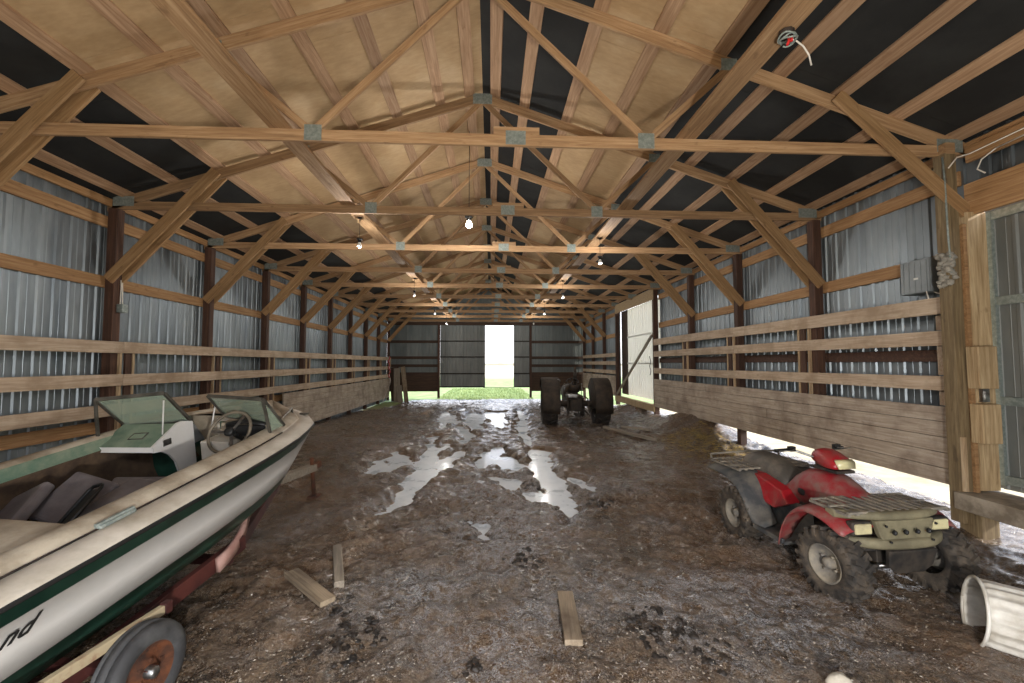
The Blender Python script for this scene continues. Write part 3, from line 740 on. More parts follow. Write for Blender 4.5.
poly=[(1.65,.765),(1.94,.915),(2.0,.92),(2.12,.885),(2.12,.17)]+arc[::-1]
b=MB(); n=len(poly); vs=[(-.205,s,h) for s,h in poly]+[(-.18,s,h) for s,h in poly]
b.add(vs,[tuple(range(n)),tuple(range(2*n-1,n-1,-1))]+[(i,i+n,(i+1)%n+n,(i+1)%n) for i in range(n)])
sp_=b.build('console_side',M['white_hull'],boat)
MB().box((-.176,1.80,.765),(.008,.085,.06)).build('switch_plate',M['chrome'],sp_)
MB().box((-.42,2.10,.56),(.46,.02,.56)).build('footwell_panel',M['green'],boat)
MB().box((.0,2.44,.66),(.34,.05,.34)).build('bow_seat_back',M['gel'],boat,bevel=.015); MB().box((-.02,2.41,.72),(.20,.02,.16)).build('seat_pad',M['lgreen'],boat,bevel=.01)
# starboard console and helm
b=MB(); b.add([(.16,2.10,.875),(.76,2.08,.86),(.74,2.0,.60),(.16,2.0,.60),(.16,2.22,.88),(.76,2.2,.86),(.56,2.22,.40),(.16,2.22,.33),(.16,2.02,.30),(.60,2.02,.36)],[(0,1,2,3),(0,4,5,1),(3,2,9,8),(4,0,3,8,7),(1,5,6,9,2)])
hc=b.build('helm_console',M['deck'],boat)
b=MB(); rows=[[(x,2.02+.10*t,.86+.075*math.sin(PI*min(1,t+.15))*(1-.6*abs(x-.48)/.2)) for t in (0,.3,.6,1)] for x in (.27,.34,.48,.62,.69)]
b.grid(rows); b.add([(.27,2.015,.77),(.69,2.015,.77),(.69,2.02,.875),(.27,2.02,.875)],[(0,1,2,3)]); ih=b.build('instrument_hood',M['black'],hc,solid=.01)
MB().box((.30,1.92,.66),(.30,.2,.22)).build('helm_step',M['gel'],hc,bevel=.01)
ax=Vector((0,-.80,.60)); wc=Vector((.45,1.845,.863)); WM=frame(wc,ax,(1,0,0))
b=MB(); rr=.205
b.tube([WM@Vector((0,rr*math.cos(2*PI*k/40),rr*math.sin(2*PI*k/40))) for k in range(41)],.015,8,cap=False)
sw=b.build('steering_wheel',plain('dusty_wheel',(84,76,64),.6,0,(118,108,92),6),boat)
b=MB()
for a in (.5,PI-.5,PI*1.5): b.bar(WM@Vector((-.02,0,0)),WM@Vector((0,rr*math.cos(a),rr*math.sin(a))),.03,.008,0,ax)
b.build('spokes',M['chrome'],sw); MB().lathe([(-.05,.03),(0,.045),(.02,.045),(.03,.03),(.03,0.001)],16,WM).build('hub',M['black'],sw); 
MB().tube([wc,wc-ax*.22],.022).build('steering_column',M['black'],sw)
# windshields
def windshield(name_l,TL,TR,BR,BL,extra):
    ws=MB()
    for p,q,r in ((TL,TR,.016),(TR,BR,.017),(TL,BL,.017),(BL,BR,.012)): ws.bar(p,q,r*2,r*1.3,0,(0,-1,.4))
    for p,q in extra: ws.bar(p,q,.028,.016,0,(0,-1,.4))
    w=ws.build('windshield',M['frame_alu'],boat); tag(w,name_l)
    g=MB(); g.add([TL,TR,BR,BL],[(0,1,2,3)]); g.build('glass_pane',M['glass'],w,solid=.005)
    return w
windshield('port windshield',(-.75,1.67,1.215),(-.20,1.84,1.245),(-.20,2.115,.89),(-.75,1.92,.895),[((-.75,1.67,1.215),(-.76,1.665,.86))])
windshield('starboard windshield',(.15,1.97,1.19),(.85,1.80,1.20),(.86,2.07,.865),(.15,2.18,.92),[((.85,1.80,1.20),(.84,1.885,.85))])
MB().add([(.85,1.80,1.195),(.86,2.06,.87),(.84,1.89,.86)],[(0,1,2)]).build('quarter_glass',M['glass'],boat,solid=.005)
MB().tube([(-.22,1.85,1.17),(-.22,1.80,.84)],.007).tube([(.12,2.08,1.06),(.10,2.02,.80)],.007).build('windshield_stay',M['white_hull'],boat)
b=MB(); b.tube([(.78,2.12,.85),(.78,2.14,.90),(.68,2.45,.91),(.60,2.62,.90),(.59,2.64,.84)],.012); b.build('bow_handrail',M['chrome'],boat)
b=MB(); b.box((.70,2.70,.815),(.10,.03,.02)).box((.70,2.70,.80),(.03,.03,.03)); b.build('bow_cleat',M['chrome'],boat)
b=MB(); b.box((.935,.30,.822),(.05,.22,.022)).box((.935,.21,.83),(.03,.05,.03)).box((.935,.39,.83),(.03,.05,.03)).box((.935,.30,.838),(.025,.14,.016)); b.build('side_cleat',M['gusset'],boat,bevel=.006)
b=MB(); b.box((.1,2.66,.90),(.2,.12,.10)); b.build('bow_light_box',M['darkwood'],boat,bevel=.008)
# loose things lying in the cockpit
def cushion(label,c,d,rot,mat='vinyl'):
    m=BM@Matrix.Translation(Vector(c))@Matrix.Rotation(rot[2],4,'Z')@Matrix.Rotation(rot[0],4,'X')@Matrix.Rotation(rot[1],4,'Y')
    o=MB().box((0,0,0),d).build('seat_cushion',M[mat],bevel=.03); o.matrix_world=m; o.modifiers['b'].segments=3
    return tag(o,label,'cushion','loose grey cushions in the boat')
cushion('grey boat cushion lying leftmost beside the green liner',(-.50,.78,.52),(.34,.50,.09),(.45,-.5,.3))
cushion('purple grey cushion leaning behind the black folded frame',(-.25,1.02,.54),(.42,.42,.10),(.55,.25,-.2))
cushion('wide flat grey cushion under the starboard gunwale',(.28,1.06,.50),(.62,.60,.10),(.12,.15,.1))
cushion('small grey cushion wedged near the dark green footwell',(-.12,1.45,.42),(.50,.34,.10),(.3,.2,.5))
cushion('flat grey cushion on the floor below the aft deck',(-.15,.60,.36),(.55,.34,.09),(.05,.1,.1))
t=thing('folded_seat_frame','black folded seat frame with a pale clip among the grey cushions','seat frame',M=BM@Matrix.Translation((.05,.78,.60))@Matrix.Rotation(.6,4,'X')@Matrix.Rotation(-.35,4,'Y'))
b=MB(); b.tube([(-.07,-.17,0),(-.07,.17,0),(-.04,.2,0),(.06,.2,0),(.09,.17,0),(.09,-.17,0),(.06,-.2,0),(-.04,-.2,0),(-.07,-.17,0)],.014); b.box((.01,0,-.01),(.12,.34,.012)); b.build('frame',M['black'],t)
b=MB(); 
for a in range(5): b.tube([(.1,-.2,.03),(.1+.055*math.cos(a*1.26),-.2+.055*math.sin(a*1.26),.03+.01*a)],[.014,.008])
b.build('pale_clip',M['gel'],t)
# ------------------------------------------------------------------ boat trailer
tl=thing('boat_trailer','maroon boat trailer under the motorboat, rusty wheel in front','trailer',M=BM)
b=MB()
for sg in (-1,1):
    b.box((sg*.90,-.08,.05),(.05,2.86,.12)); b.bar((sg*.90,1.30,.045),(sg*.05,3.1,-.20),.05,.10)
for s in (-1.3,.0,1.2): b.box((0,s,-.03),(1.8,.06,.06))
b.build('trailer_frame',M['maroon'],tl,bevel=.004)
for sg in (-1,1):
    b=MB(); b.grid([[(sg*(.935-.16*u*u),1.0+.56*u,.0+.05*u+.07*u*u),(sg*(.935-.16*u*u),1.0+.56*u,.11+.05*u+.05*u*u)] for u in np.linspace(0,1,6)])
    b.build('bunk_end',M['pink'],tl,solid=.03)
b=MB(); b.bar((.03,2.6,-.10),(.03,3.95,-.35),.12,.10); b.build('tongue',M['grey_wood'],tl,bevel=.006)
b=MB(); b.tube([(.05,3.86,-.18),(.05,3.86,-.74)],.028); b.box((.05,3.86,-.76),(.14,.14,.02)); b.box((.05,3.98,-.33),(.09,.12,.08)); b.build('jack',M['rust'],tl)
BI=BM.inverted()
def wheel_mesh(r,w,rim,n=40):
    """tyre about local X, centred"""
    h=w/2
    return [(-h*.75,rim),(-h*.95,rim+.02),(-h,(r+rim)/2),(-h*.92,r-.035),(-h*.7,r-.008),(-h*.68,r-.008),(-h*.4,r),(-h*.38,r-.010),(-h*.3,r-.010),(-h*.28,r+.001),(h*.28,r+.001),(h*.3,r-.010),(h*.38,r-.010),(h*.4,r),(h*.68,r-.008),(h*.7,r-.008),(h*.92,r-.035),(h,(r+rim)/2),(h*.95,rim+.02),(h*.75,rim)]
for sg,wx in ((1,None),(-1,None)):
    if sg>0:
        hx,hy=gpt(152,672,.25); cw=Vector((hx,hy,.25))-SB*.07
    else: cw=Vector((hx,hy,.25))-SB*2.1
    m=BI@frame(cw,SB,(0,0,1))
    w_=MB(); w_.lathe(wheel_mesh(.255,.16,.15),40,m); wo=w_.build('wheel',M['rubber'],tl)
    rm=MB(); rm.lathe([(-.05,.155),(.05,.158),(.06,.162),(.062,.15),(.03,.13),(.012,.10),(.02,.075),(.045,.06),(.045,.001)],36,m)
    for a in range(5): rm.lathe([(.02,.012),(.05,.012),(.05,.001)],8,m@Matrix.Translation((0,.055*math.cos(a*1.257),.055*math.sin(a*1.257))))
    for a in range(8): rm.box((.022,.118*math.cos(a*.785),.118*math.sin(a*.785)),(.012,.035,.03),0,m)
    ro=rm.build('rim',M['rust'],wo)
    MB().lathe([(.03,.034),(.09,.032),(.10,.02),(.10,.001)],16,m).build('hub_cap',M['chrome'],wo)
MB().bar(BI@(cw),BI@(cw+SB*2.1),.05,.05).build('axle',M['maroon'],tl)
p0,p1=BI@Vector((-2.16,2.05,.455)),BI@Vector((-2.03,2.85,.475))
fb=MB().bar(p0,p1,.04,.055,0).build('fender_bar',M['yellow_white'],tl,bevel=.006); tag(fb,'cream bar with chipped rusty paint')
MB().bar(p1,p1+(p1-p0)*.06,.045,.07,0).build('bar_end',M['maroon'],fb,bevel=.004); MB().bar(p0-(p1-p0)*.04,p0+(p1-p0)*.22,.045,.06,0).build('bar_end',M['maroon'],fb,bevel=.004)
# ------------------------------------------------------------------ quad bike
M['red']=plain('dusty_red_plastic',(134,26,34),.5,0,(124,92,84),4.5,.40,.60)
M['redclean']=plain('red_plastic',(148,22,32),.4,0,(128,70,64),5,.46,.70)
M['dustgrey']=plain('dusty_grey_plastic',(58,60,62),.7,0,(104,100,92),4)
M['rackgrey']=plain('dusty_rack',(104,100,94),.75,0,(146,136,118),6)
M['khaki']=plain('dusty_khaki_plastic',(96,90,70),.75,0,(128,120,94),4)
M['lens']=plain('yellowed_lens',(198,190,146),.25,0,(168,158,126),8)
M['seat']=plain('dusty_seat_vinyl',(70,66,60),.6,0,(116,106,94),3)
M['tyre']=plain('muddy_tyre',(44,40,36),.85,0,(98,86,72),7,.42,.7,bump=.3)
M['fdark']=plain('dark_underbody',(28,26,24),.7,0,(62,54,46),7)
QZ=-.02
quad=thing('quad_bike','muddy red quad bike with racks parked by the right plank wall','quad bike',(3.44,4.40,QZ)); quad.rotation_euler=(0,math.radians(-1.5),math.radians(2.5))
def quad_wheel(x,y,r,w,rim,steer=0):
    m=Matrix.Translation((x,y,r))@Matrix.Rotation(steer,4,'Z'); sg=1 if x>0 else -1
    h=w/2; b=MB()
    b.lathe([(-h*.7,rim),(-h*.98,rim+.03),(-h,r-.07),(-h*.85,r-.03),(-h*.5,r-.018),(0,r-.015),(h*.5,r-.018),(h*.85,r-.03),(h,r-.07),(h*.98,rim+.03),(h*.7,rim)],40,m)
    N=20
    for k in range(N):
        for sx in (-1,1):
            a=2*PI*(k+(.5 if sx>0 else 0))/N; R_=Matrix.Rotation(a,4,'X')
            b.box((sx*h*.46,0,r-.012),(h*.80,.034,.034),0,m@R_@Matrix.Translation((0,0,0))@Matrix.Rotation(sx*.42,4,'Z'),.85)
            b.box((sx*h*.95,0,r-.055),(.02,.03,.07),0,m@R_)
    o=b.build('wheel',M['tyre'],quad)
    k=MB(); k.lathe([(sg*h*.2,.05),(sg*h*.25,rim*.7),(sg*h*.55,rim*.85),(sg*h*.8,rim*.98),(sg*h*.86,rim+.012),(sg*h*.7,rim+.005)],32,m)
    k.lathe([(sg*h*.2,.055),(sg*h*.5,.05),(sg*h*.75,.035),(sg*h*.78,.001)],16,m)
    for i in range(4): k.lathe([(sg*h*.2,.012),(sg*h*.5,.012),(sg*h*.5,.001)],8,m@Matrix.Translation((0,.075*math.cos(i*1.57+.6),.075*math.sin(i*1.57+.6))))
    k.build('rim',M['rackgrey'],o)
quad_wheel(-.48,-.68,.30,.22,.15,.10); quad_wheel(.50,-.66,.30,.22,.15,.10); quad_wheel(-.47,.62,.29,.25,.145); quad_wheel(.47,.62,.29,.25,.145)
def sec(y,w,zb,zt,n=12,p=2.6):
    r=[]
    for k in range(n+1):
        a=PI*k/n; c,s=math.cos(a),math.sin(a)
        r.append((-w*(abs(c)**(2/p))*(1 if c>0 else -1),y,zb+(zt-zb)*abs(s)**(2/p)))
    return r
b=MB(); b.grid([sec(*q) for q in ((-.60,.24,.60,.755),(-.46,.235,.58,.80),(-.36,.22,.58,.87),(-.27,.20,.58,.93),(-.12,.195,.58,.945),(.04,.20,.57,.92),(.17,.20,.56,.84),(.27,.185,.55,.735),(.34,.18,.55,.70))])
bd=b.build('body_shell',M['red'],quad,solid=.012)
b=MB(); b.blob((-.215,-.02,.70),(.012,.05,.035),3,.1); b.build('side_vent',M['black'],bd)
def fender(sg,path,xs,nm,mt,parent):
    b=MB(); rows=[]
    for i,(y,z,xi,xo) in enumerate(path):
        row=[]
        for t,dz in ((0,.045),(.35,.035),(.7,.015),(.93,-.002),(1,-.04)):
            row.append((sg*(xi+(xo-xi)*t),y,z+dz))
        rows.append(row if sg>0 else row[::-1])
    b.grid(rows); return b.build(nm,mt,parent,solid=.012,subdiv=1)
FP=[(-.14,.25,.44,.58),(-.18,.40,.40,.585),(-.25,.56,.30,.585),(-.36,.67,.22,.58),(-.50,.725,.2,.57),(-.66,.715,.2,.565),(-.78,.665,.2,.555),(-.86,.61,.2,.53)]
RP=[(1.16,.715,.18,.56),(1.02,.735,.18,.57),(.80,.735,.2,.575),(.60,.70,.24,.575),(.47,.60,.27,.57),(.38,.46,.3,.565),(.31,.34,.32,.56),(.16,.27,.34,.55)]
for sg in (-1,1):
    fender(sg,FP,None,'front_fender',M['red'],quad)
    fender(sg,RP[::-1] if False else RP,None,'rear_fender',M['dustgrey'],quad)
    # footwell tray and lower side panel
    b=MB(); b.box((sg*.42,.03,.27),(.28,.46,.03)); b.add([(sg*.27,-.25,.27),(sg*.27,.42,.27),(sg*.25,.40,.56),(sg*.23,-.2,.58)],[(0,1,2,3)])
    b.bar((sg*.56,-.18,.285),(sg*.56,.26,.275),.03,.04)
    b.build('footwell',M['dustgrey'],quad,solid=.01)
    pts=[(.02,.56),(.16,.66),(.30,.69),(.55,.735),(.98,.745),(.92,.64),(.62,.58),(.40,.48),(.22,.46)]
    vs=[(sg*(.30+.05*(z<.6)),y,z) for y,z in pts]+[(sg*.18,y,z+.015) for y,z in pts]; n=len(pts)
    b=MB(); b.add(vs,[tuple(range(n)),tuple(range(2*n-1,n-1,-1))]+[(i,i+n,(i+1)%n+n,(i+1)%n) for i in range(n)]); b.build('side_panel',M['redclean'],quad,bevel=.012)
    b=MB(); b.box((sg*.40,.80,.785),(.2,.14,.012)); b.build('fender_pad',M['rackgrey'],quad,bevel=.004)
    b=MB(); b.box((sg*.355,-.845,.645),(.15,.07,.085)); h=b.build('headlight',M['lens'],quad,bevel=.012)
    b=MB(); b.box((sg*.355,-.83,.645),(.185,.07,.115)); b.build('headlight_housing',M['fdark'],quad,bevel=.015)
    b=MB(); 
    for z0 in (.26,.40): b.tube([(sg*.12,-.50,z0+.05),(sg*.36,-.66,z0-.02),(sg*.12,-.82,z0+.05)],.016)
    b.build('suspension_arm',M['fdark'],quad)
    b=MB(); p0,p1=Vector((sg*.24,-.66,.62)),Vector((sg*.33,-.67,.30)); b.tube([p0,p1],.02); d=(p1-p0)
    m=frame(p0,d); b.tube([m@Vector((d.length*.9*k/72,.04*math.cos(k*.7),.04*math.sin(k*.7))) for k in range(73)],.009,6); b.build('shock_spring',M['red'],quad)
b=MB(); b.grid([sec(*q) for q in ((.25,.12,.66,.71),(.31,.165,.66,.79),(.45,.18,.67,.865),(.62,.20,.69,.925),(.80,.21,.71,.94),(.95,.20,.72,.92),(1.03,.17,.73,.87),(1.06,.12,.74,.80))],cap=True)
b.build('seat',M['seat'],quad,subdiv=1)
def rack(y0,y1,z,xw,n,cross,nm,hole=None):
    b=MB()
    for i in range(n):
        x=-xw+2*xw*i/(n-1)
        if hole and abs(x)<hole[0]: b.box((x,(hole[1]+y1)/2,z),(.034,y1-hole[1],.022))
        else: b.box((x,(y0+y1)/2,z-.02*(abs(x)/xw)**3),(.034,y1-y0,.022))
    for y in cross: 
        if hole and y<hole[1]:
            for sg in (-1,1): b.box((sg*(xw+hole[0])/2,y,z-.004),(xw-hole[0],.03,.018))
        else: b.box((0,y,z-.004),(2*xw,.03,.018))
    return b
b=rack(-.86,-.44,.775,.46,13,(-.84,-.65,-.45),'x')
rk=b.build('front_rack',M['rackgrey'],quad,bevel=.004)
b=MB(); rows=[]
for x in np.linspace(-.49,.49,17):
    y=-.93+.20*(abs(x)/.49)**2.6; k=(abs(x)/.49)**4*.02
    rows.append([(x,y+.09,.782-k),(x,y+.02,.780-k),(x,y,.765-k),(x,y-.005,.735-k),(x,y+.02,.715-k),(x,y+.09,.715-k)])
b.grid(rows,0,True,True,True); b.build('rack_lip',M['khaki'],rk)
b=rack(.60,1.20,.795,.47,13,(.62,.80,1.0,1.18),'x',(.21,1.06)); b.build('rear_rack',M['rackgrey'],quad,bevel=.004)
b=MB(); b.tube([(-.47,1.20,.80),(-.47,1.23,.84),(0,1.25,.85),(.47,1.23,.84),(.47,1.20,.80)],.014); b.build('rear_rack_bar',M['rackgrey'],quad)
# bumper with four holes
b=MB(); b.prism([(-.27,.715),(.27,.715),(.24,.60),(.20,.53),(-.20,.53),(-.24,.60)],.05,0,Matrix.Translation((0,-.915,0))@Matrix.Rotation(-.06,4,'X'))
bp=b.build('front_bumper',M['khaki'],quad,bevel=.01)
b=MB(); rows=[]
for x in np.linspace(-.53,.53,19):
    y=-.955+.24*(abs(x)/.53)**2.8
    rows.append([(x,y+.12,.565),(x,y+.01,.565),(x,y,.55),(x,y,.51),(x,y+.015,.49),(x,y+.12,.49)])
b.grid(rows,0,True,True,True); b.build('bumper_shelf',M['khaki'],bp)
b=MB()
for x in (-.155,-.052,.052,.155): b.lathe([(0,.001),(0,.020),(.012,.020)],14,frame((x,-.946,.635),(0,-1,0)))
for x,z in ((-.225,.69),(.225,.69),(-.19,.56),(.19,.56)): b.lathe([(0,.001),(0,.010),(.012,.010)],10,frame((x,-.944,z),(0,-1,0)))
b.build('bumper_hole',M['black'],bp)
# under body
b=MB(); b.box((0,-.55,.46),(.36,.5,.26)); b.box((0,.15,.42),(.40,.9,.34)); b.box((0,.62,.36),(.2,.3,.22)); b.tube([(-.47,.62,.29),(.47,.62,.29)],.03); b.tube([(-.47,-.67,.30),(.47,-.67,.30)],.018)
b.build('engine_block',M['fdark'],quad,bevel=.03)
b=MB(); b.prism([(-.22,.50),(.22,.50),(.20,.36),(.12,.30),(-.12,.30),(-.20,.36)],.04,0,Matrix.Translation((0,-.84,0))@Matrix.Rotation(.2,4,'X')); b.build('front_guard',M['fdark'],quad,bevel=.008)
b=MB(); b.grid([[(x,-.83+.04*abs(x)/.18,.325-.0*x),(x,-.86+.04*abs(x)/.18,.315),(x,-.80,.275),(x,-.3,.25)] for x in (-.18,-.09,0,.09,.18)]); b.build('skid_plate',M['chrome'],quad,solid=.008)
# steering
b=MB(); b.grid([[(x*w,y,zb+(zt-zb)*t) for x,t in ((-1,.05),(-1.02,.4),(-.8,.85),(-.35,1),(.35,1),(.8,.85),(1.02,.4),(1,.05),(.4,0),(-.4,0))] for y,w,zb,zt in ((-.36,.105,1.00,1.05),(-.33,.125,.985,1.085),(-.25,.135,.975,1.125),(-.15,.125,.985,1.165),(-.06,.10,1.01,1.15),(.02,.07,1.03,1.10))],0,True,True,True)
pod=b.build('headlight_pod',M['redclean'],quad,subdiv=1)
b=MB(); b.grid([[(-.085,-.372,1.003),(.085,-.372,1.003)],[(-.10,-.352,1.062),(.10,-.352,1.062)],[(-.09,-.325,1.085),(.09,-.325,1.085)]]); b.build('lens',M['lens'],pod,solid=.012)
b=MB(); b.box((0,-.20,.965),(.2,.3,.03)); b.build('pod_base',M['fdark'],pod,bevel=.01)
b=MB(); b.tube([(-.38,.10,1.10),(-.24,.04,1.12),(-.12,-.06,1.07),(0,-.10,1.03),(.12,-.06,1.07),(.24,.04,1.12),(.38,.10,1.10)],.012); b.tube([(0,-.10,1.03),(0,-.14,.85)],.03)
hb=b.build('handlebar',M['chrome'],quad)
for sg in (-1,1):
    b=MB(); b.tube([(sg*.26,.05,1.118),(sg*.39,.105,1.10)],.019); b.box((sg*.255,.03,1.13),(.06,.05,.05)); b.build('grip',M['black'],hb)
for sg in (-1,1): MB().tube([(sg*.24,.0,1.13),(sg*.30,-.03,1.125),(sg*.40,.02,1.11)],.007).build('brake_lever',M['chrome'],hb)
# ------------------------------------------------------------------ tractor
M['tr']=plain('dark_tractor_iron',(40,34,28),.75,.2,(66,54,42),5,bump=.15)
M['trt']=plain('tractor_tyre',(32,29,27),.85,0,(62,54,46),6)
trac=thing('tractor','old dark tractor seen from behind between the puddles and the right side door','tractor',(2.80,14.35,-.08)); trac.rotation_euler=(0,0,math.radians(-3))
def tractor_wheel(x,y,r,w,rim):
    m=Matrix.Translation((x,y,r)); h=w/2; b=MB()
    b.lathe([(-h*.6,rim),(-h*.95,rim+.06),(-h,r-.14),(-h*.9,r-.05),(-h*.4,r-.03),(h*.4,r-.03),(h*.9,r-.05),(h,r-.14),(h*.95,rim+.06),(h*.6,rim)],40,m)
    for k in range(18):
        for sx in (-1,1): b.box((sx*h*.48,0,r-.02),(h*1.0,.05,.06),0,m@Matrix.Rotation(2*PI*(k+.25*sx)/18,4,'X')@Matrix.Rotation(sx*.6,4,'Z'),.8)
    o=b.build('wheel',M['trt'],trac); k=MB()
    k.lathe([(-h*.6,rim+.01),(-h*.7,rim+.03),(-h*.72,rim-.02),(-h*.3,rim-.06),(-h*.1,rim*.6),(-h*.3,.12),(-h*.5,.10),(-h*.5,.001)],32,m)
    k.lathe([(h*.6,rim+.01),(h*.7,rim+.03),(h*.72,rim-.02),(h*.3,rim-.06),(h*.1,rim*.6),(h*.3,.12),(h*.3,.001)],32,m); k.build('rim',M['chrome'],o)
for sg in (-1,1):
    tractor_wheel(sg*.85,0,.77,.50,.48); tractor_wheel(sg*.55,2.1,.38,.18,.2)
    b=MB(); rows=[]
    for a in np.linspace(-.35,PI*.80,12):
        y,z=-.83*math.cos(a),.77+.83*math.sin(a); rows.append([(sg*.56,y,z-.03),(sg*.58,y,z),(sg*1.09,y,z),(sg*1.12,y*.97,.77+(z-.77)*.95)])
    b.grid(rows); 
    vs=[(sg*.57,-.83*math.cos(a),.77+.83*math.sin(a)) for a in np.linspace(-.1,PI*.8,12)]; b.add(vs+[(sg*.57,.3,.6),(sg*.57,-.4,.6)],[tuple(range(14))])
    b.build('fender',M['tr'],trac,solid=.02)
b=MB(); b.box((0,.2,.78),(.5,.9,.5)); b.box((0,-.25,.72),(.42,.3,.4)); b.tube([(-.8,0,.74),(.8,0,.74)],.11); b.box((0,1.3,.82),(.42,1.5,.5)); b.box((0,2.1,.5),(1.0,.12,.12))
b.build('transmission',M['tr'],trac,bevel=.05)
b=MB(); b.grid([sec(*q) for q in ((.75,.24,.9,1.25),(1.2,.25,.9,1.32),(2.1,.24,.9,1.30),(2.2,.2,.85,1.2))],cap=True); b.build('hood',M['tr'],trac)
b=MB(); b.grid([[(x,-.12+.2*abs(x),1.34+.06*x*x/.04),(x,-.02,1.12+.1*x*x/.04),(x,.2,1.08+.06*x*x/.04),(x,.32,1.09)] for x in (-.2,-.1,0,.1,.2)]); b.tube([(0,.12,1.06),(0,.02,.9)],.04); b.build('seat',M['tr'],trac,solid=.02)
wm=frame((.02,.62,1.45),(0,-.5,.85)); b=MB(); b.tube([wm@Vector((0,.2*math.cos(k*PI/12),.2*math.sin(k*PI/12))) for k in range(25)],.016,6); b.tube([(.02,.62,1.45),(.02,.85,1.1)],.025)
for a in (0,2.1,4.2): b.bar(wm@Vector((0,0,0)),wm@Vector((0,.2*math.cos(a),.2*math.sin(a))),.03,.01)
b.build('steering_wheel',M['black'],trac)
b=MB(); b.tube([(.18,1.1,1.2),(.18,1.1,1.95)],.045,10); b.tube([(.18,1.1,1.45),(.18,1.1,1.75)],.07,10); b.build('exhaust_stack',M['tr'],trac)
b=MB(); 
for sg in (-1,1): b.tube([(sg*.2,-.3,.6),(sg*.35,-.9,.45)],.03); b.tube([(sg*.3,-.2,1.0),(sg*.32,-.7,.95),(sg*.34,-.85,.5)],.022)
b.box((0,-.6,.42),(.1,.8,.05)); b.build('hitch_arm',M['tr'],trac)
b=MB(); b.box((-.12,-.42,1.02),(.3,.12,.10)); b.tube([(-.32,-.44,1.06),(.1,-.46,1.06)],.03); b.build('lift_housing',M['chrome'],trac,bevel=.02)
b=MB(); 
for sg,x in ((1,.28),(-1,-.3)): b.tube([(x,.3,1.0),(x,.25,1.35)],.012); b.blob((x,.25,1.37),(.03,.03,.03),2,.05)
b.build('lever',M['chrome'],trac)
b=MB(); b.blob((-.57,-.3,1.50),(.07,.06,.07),4,.05); b.build('rear_lamp',M['chrome'],trac)
# ------------------------------------------------------------------ boards lying in the mud
def lying(name,px0,px1,w,t,label,mat,cat='board',lift=.02):
    a=gpt(*px0); c=gpt(*px1); za=g1(*a)+lift; zc=g1(*c)+lift
    o=board(name,(a[0],a[1],za),(c[0],c[1],zc),w,t,M[mat],bevel=.006); return tag(o,label,cat)
lying('wood_plank',(291,577),(328,607),.13,.045,'short pale plank lying on the mud right of the trailer wheel','scrap')
lying('wood_block',(337,553),(339,592),.085,.07,'weathered square timber offcut beside the short pale plank','grey_wood')
lying('wood_plank',(565,598),(574,648),.13,.045,'pale plank lying alone in the middle of the near mud','scrap')
lying('timber_pole',(604,429),(656,442),.10,.08,'long thin pole lying on the mud right of the tractor','grey_wood','pole',.05)
lying('timber_pole',(622,428),(650,433),.07,.06,'shorter stick lying behind the long pole by the tractor','grey_wood','pole',.04)
x,y=gpt(840,692); o=MB().blob((0,0,0),(.07,.05,.05),9,.2).build('stone',plain('pale_stone',(150,142,128),.9,0,(178,170,154),5),loc=(x,y,g1(x,y)+.03)); tag(o,'pale grey stone at the near edge of the mud','stone')
M['dung']=plain('dark_dung',(24,19,15),.6,0,(44,35,27),9)
def dung(px,n,rad,seed,label):
    rg=random.Random(seed); x,y=gpt(*px); b=MB(); z0=g1(x,y)
    for i in range(int(n*1.6)):
        a,r=rg.uniform(0,6.3),rad*math.sqrt(rg.random()); dx,dy=r*math.cos(a),r*math.sin(a)*1.2; s=rg.uniform(.010,.032)
        b.blob((dx,dy,g1(x+dx,y+dy)-z0-.004+rg.uniform(0,.03)*(1-r/rad)),(s,s*rg.uniform(.8,1.2),s*.6),seed*50+i,.55,n=6)
    tag(b.build('dung_pile',M['dung'],loc=(x,y,z0)),label,'dung pile','dung piles on the mud','stuff')
dung((600,507),14,.22,1,'dark dung clump right of the right wheel rut'); dung((522,561),16,.20,2,'dark dung clump on the mud above the lone middle plank'); dung((655,632),26,.28,3,'wide trodden dung patch right of the lone middle plank')
dung((530,487),14,.25,4,'dark clump between the broad white puddle and the right rut'); dung((350,640),22,.25,5,'dark clumps below the weathered timber offcut'); dung((345,608),8,.12,6,'small dark clumps at the end of the short pale plank')
dung((472,668),5,.1,7,'few small clumps at the near edge left of the lone plank'); dung((715,655),8,.14,8,'small clumps at the near edge below the quad bike')
# chips and straw trodden into the mud
def chips(n,seed,region,col,name,label,lmin=.004,lmax=.022):
    rg=random.Random(seed); b=MB(); P_=[region(rg) for _ in range(n)]
    zz=ground(np.array([p[0] for p in P_]),np.array([p[1] for p in P_]))
    for (x,y),z in zip(P_,zz):
        a=rg.uniform(0,6.3); l=rg.uniform(lmin,lmax)/2; w=rg.uniform(.002,.005); dx,dy=math.cos(a)*l,math.sin(a)*l; tz=rg.uniform(-.3,.3)*l; z+=.006
        vs=[(x-dx-dy/l*w,y-dy+dx/l*w,z-tz),(x-dx+dy/l*w,y-dy-dx/l*w,z-tz),(x+dx+dy/l*w,y+dy-dx/l*w,z+tz),(x+dx-dy/l*w,y+dy+dx/l*w,z+tz)]
        vs.append((x,y,z+.006)); b.add(vs,[(0,1,4),(1,2,4),(2,3,4),(3,0,4)])
    tag(b.build(name,col),label,'straw',kind='stuff')
def near(rg):
    y=2.3+9*rg.random()**1.8; return (rg.uniform(-2.6,4.4)*min(1,.35+y/7),y)
chips(4800,11,near,plain('pale_chips',(116,100,80),.6,0,(178,170,158),30),'wood_chips','pale bits of straw and chips trodden into the near mud')
